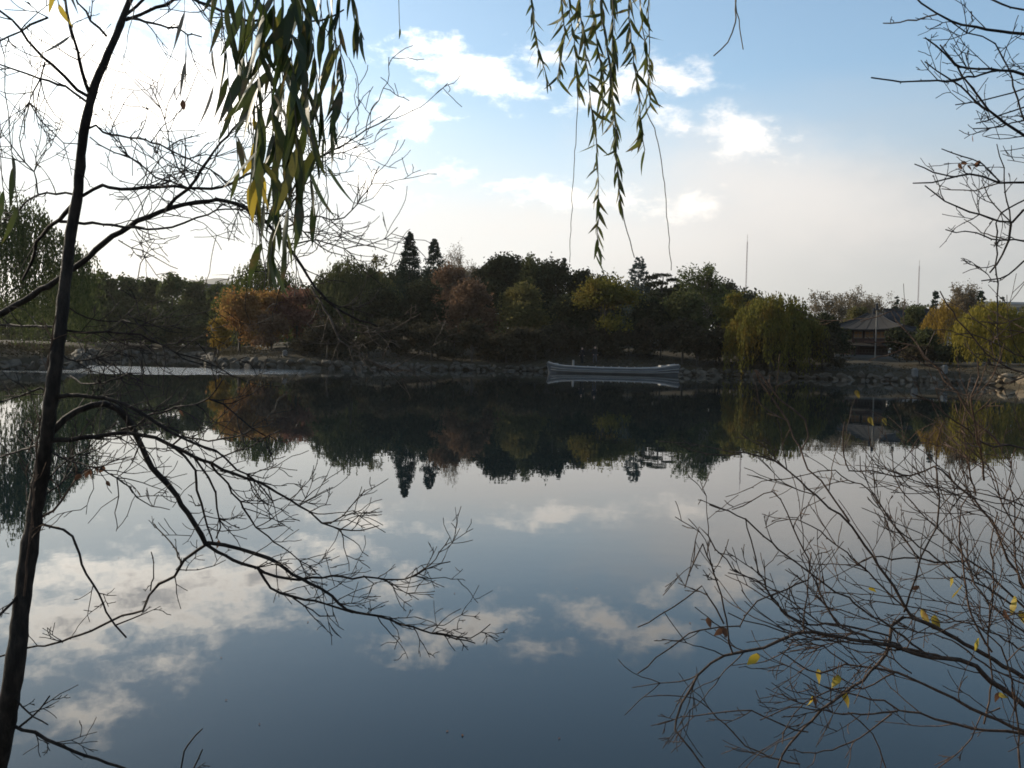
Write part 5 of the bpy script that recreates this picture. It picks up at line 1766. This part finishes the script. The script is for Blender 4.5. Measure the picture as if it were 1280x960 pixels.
def strand(pts, D, leaves, dens, y0=-25, y1=999, w=1.5, sc=1.0, gold=None, spread=.2, m='twig_grey'):
    """a thin twig hanging from the limb; dens = leaves per 100 px between rows y0 and y1"""
    W_ = [at(px, py, D + .012 * k) for k, (px, py) in enumerate(pts)]
    top = W_[0]
    h_ = allimb[np.argmin(np.linalg.norm((allimb - top) * np.array([1, 1, .3]), axis=1))]
    W_ = [h_, (h_ + top) / 2 + np.array([0, 0, .06])] + W_
    C = catmull(W_, .02)
    C[1:-1] += wr.normal(size=(len(C) - 2, 3)) * .0011
    g = Geo()
    sx = D / F
    g.tube(C - wl_o, np.linspace(w * .8, w * .42, len(C)) * sx, 5)
    so = g.obj('strand', M[m], WL)
    P = np.array(pts, float)
    L = np.concatenate([[0], np.cumsum(np.hypot(*np.diff(P, axis=0).T))])
    n = int(dens * (.72 if D < 2 else 1.9) * L[-1] / 100)
    for k in range(n):
        u = (k + wr.uniform(.1, .9)) / n * L[-1]
        px, py = np.interp(u, L, P[:, 0]), np.interp(u, L, P[:, 1])
        if not (y0 <= py <= y1):
            continue
        dd = D + .012 * np.interp(u, L, np.arange(len(P)))
        p = at(px, py, dd)
        lm = leaves[wr.randint(len(leaves))]
        if gold and gold[0] < py < gold[1]:
            lm = gold_leaves[wr.randint(2)]
        sp_ = spread * (1.2 if D < 2 else 1.9)
        q = sc * wr.uniform(.65, 1.1)
        hang.append((q * (.104 if lm in near_leaves else .078) / D, lm, so, p - wl_o, (wr.normal(0, sp_), wr.normal(0, sp_), wr.uniform(0, 6.28)), (q * wr.uniform(.8, 1.25), q, q)))
    return so


NL = near_leaves
D1 = 1.5
strand([(262, -80), (266, -20), (268, 10)], D1, NL, 5, sc=.62)
strand([(280, -80), (283, -10), (285, 30), (288, 60)], D1, NL, 6, sc=.85)
strand([(300, -80), (302, 0), (305, 60), (303, 110)], D1 + .1, NL, 9)
strand([(318, -80), (316, 0), (314, 80), (316, 150), (318, 200), (325, 330)], D1, NL, 7, y1=250, gold=(140, 260))
strand([(332, -80), (330, 0), (324, 60), (322, 130), (326, 210), (330, 260)], D1 - .05, NL, 9, gold=(205, 240))
strand([(345, -80), (343, 0), (338, 80), (342, 160), (345, 250), (338, 330), (336, 350)], D1, NL, 8, y1=335)
strand([(355, -80), (352, 0), (352, 70), (357, 150), (362, 230), (370, 320), (368, 370)], D1 + .08, NL, 7, y1=225)
strand([(366, -80), (364, 0), (366, 90), (370, 170), (374, 240), (378, 300)], D1 - .06, NL, 9, y1=250)
strand([(380, -80), (378, 0), (377, 60), (384, 120), (392, 170), (398, 220)], D1, NL, 9, y1=205)
strand([(392, -80), (388, 0), (390, 50), (396, 90), (402, 120)], D1 + .05, NL, 10)
strand([(404, -80), (400, -10), (405, 30), (422, 60), (432, 95), (426, 120)], D1, NL, 5, sc=.75)
strand([(372, -80), (372, 0), (382, 120), (388, 220), (392, 260)], D1 + .12, NL, 7, y1=260, sc=.9)
strand([(430, -80), (425, 0), (424, 50), (428, 95), (428, 130)], D1 + .02, NL, 8, sc=.6)
strand([(418, -80), (414, 0), (420, 70), (416, 140), (414, 175)], D1 + .06, NL, 7, sc=.8)
strand([(272, -80), (276, 0), (284, 90), (296, 170), (300, 230)], D1 + .03, NL, 5, sc=.8)
strand([(356, -80), (350, 60), (352, 180), (360, 270), (352, 340)], D1 + .1, NL, 6, y0=120, sc=.85)
strand([(398, -80), (400, 100), (406, 180), (409, 230), (408, 275)], D1 + .1, NL, 5, y0=110, y1=235, sc=.75)
strand([(446, -80), (440, -10), (446, 25), (455, 50)], D1, NL, 10, sc=.6)
strand([(412, -80), (408, 0), (412, 20)], D1, NL, 9, sc=.7)
strand([(302, -80), (312, 120), (318, 240), (332, 345), (330, 360)], D1 + .04, NL, 2.2, y0=200, sc=.8)
strand([(228, -80), (230, 0), (233, 100)], D1 + .2, pink_leaves, 4, w=.8, m='twig_pale')
strand([(262, -80), (264, 40), (268, 140)], D1 + .2, pink_leaves, 3, w=.8, m='twig_pale')
strand([(66, -80), (68, -15), (74, 8)], D1 + .2, gold_leaves, 8, y0=-30, sc=.9)
strand([(78, -80), (82, 0), (90, 50)], D1 + .2, pink_leaves, 4, sc=1.0)
strand([(-14, -80), (-8, 100), (2, 230), (8, 262)], 1.15, NL, 4, y0=215, sc=.5)
strand([(-4, -80), (6, 90), (18, 220), (24, 268)], 1.15, NL, 4, y0=190, sc=.5)
strand([(-20, -80), (-12, 120), (-4, 260)], 1.2, NL, 5, y0=150, sc=.5)
strand([(496, -80), (498, 0), (500, 38)], 2.3, small_leaves, 2, y0=5, sc=.45, w=1.0)
SL = small_leaves
D2 = 2.55
strand([(663, -80), (664, -5), (670, 50), (680, 85), (686, 105)], D2, SL, 11, sc=.62)
strand([(700, -80), (702, 0), (706, 40), (700, 75), (698, 100)], D2, SL, 13, sc=.75)
strand([(712, -80), (711, 0), (717, 50), (722, 105), (720, 170), (715, 250), (712, 328)], D2 + .05, SL, 13, y1=112, sc=.8, w=1.0)
strand([(722, -80), (724, 0), (731, 60), (739, 130), (746, 185), (748, 240), (747, 300), (744, 318)], D2, SL, 10, sc=.8)
strand([(738, -80), (740, 0), (746, 50), (752, 90), (754, 150)], D2 + .08, SL, 11, sc=.85)
strand([(752, -80), (751, 0), (759, 60), (766, 120), (770, 180), (774, 240), (782, 280), (793, 322)], D2 - .05, SL, 9, y1=255, sc=.8)
strand([(768, -80), (766, 0), (766, 50), (764, 110), (768, 175)], D2, SL, 11, sc=.9)
strand([(788, -80), (786, 0), (790, 60), (797, 110), (802, 160), (806, 188)], D2, SL, 10, sc=.85)
strand([(800, -80), (800, 0), (806, 50), (811, 100), (812, 135)], D2 + .03, SL, 9, sc=.8)
strand([(811, -80), (810, 0), (812, 80), (808, 140), (818, 160), (828, 210), (834, 270), (839, 338)], D2 + .06, SL, 5, y1=120, sc=.6, w=1.2)
strand([(917, -80), (919, 0), (919, 28), (910, 52), (892, 70)], 2.9, SL, 0, w=2.0)
strand([(921, -80), (920, 0), (923, 25), (929, 62)], 2.9, SL, 0, w=1.6)

# the 300 leaves that show largest are single leaves; the rest join into one part
hang.sort(key=lambda h_: -h_[0])
for _, lm, so, p, rot, sca in hang[:300]:
    link('leaf', lm, so, p, rot).scale = sca
g = Geo()
for _, lm, so, p, rot, sca in hang[300:]:
    mw = np.array(Matrix.LocRotScale(Vector(p), Euler(rot), Vector(sca)))
    co = np.empty(len(lm.vertices) * 3, np.float32)
    lm.vertices.foreach_get('co', co)
    g.add(co.reshape(-1, 3) @ mw[:3, :3].T + mw[:3, 3], [tuple(f.vertices) for f in lm.polygons])
if g.V:
    g.obj('small_leaves', M['leaf_light'], WL)['kind'] = 'stuff'

# ---- floating scraps on the water
g = Geo()
fr = np.random.RandomState(3)
pts = []
for k in range(36):
    Y = 4.2 + 24 * fr.uniform() ** 2
    X = fr.uniform(-.5, .5) * Y
    pts.append((X, Y, .004))
pts = np.array(pts)
for p in pts:
    a = fr.uniform(0, 6.28)
    l_, w_ = fr.uniform(.006, .014), fr.uniform(.003, .006)
    u, v = np.array([math.cos(a), math.sin(a), 0]) * l_, np.array([-math.sin(a), math.cos(a), 0]) * w_
    g.add([p - u, p - v, p + u, p + v], [(0, 1, 2, 3)])
tag(g.obj('floating_leaves', M['leaf_brown_dry'], None, False), 'tiny fallen leaves drifting on the open water', 'leaves', kind='stuff')
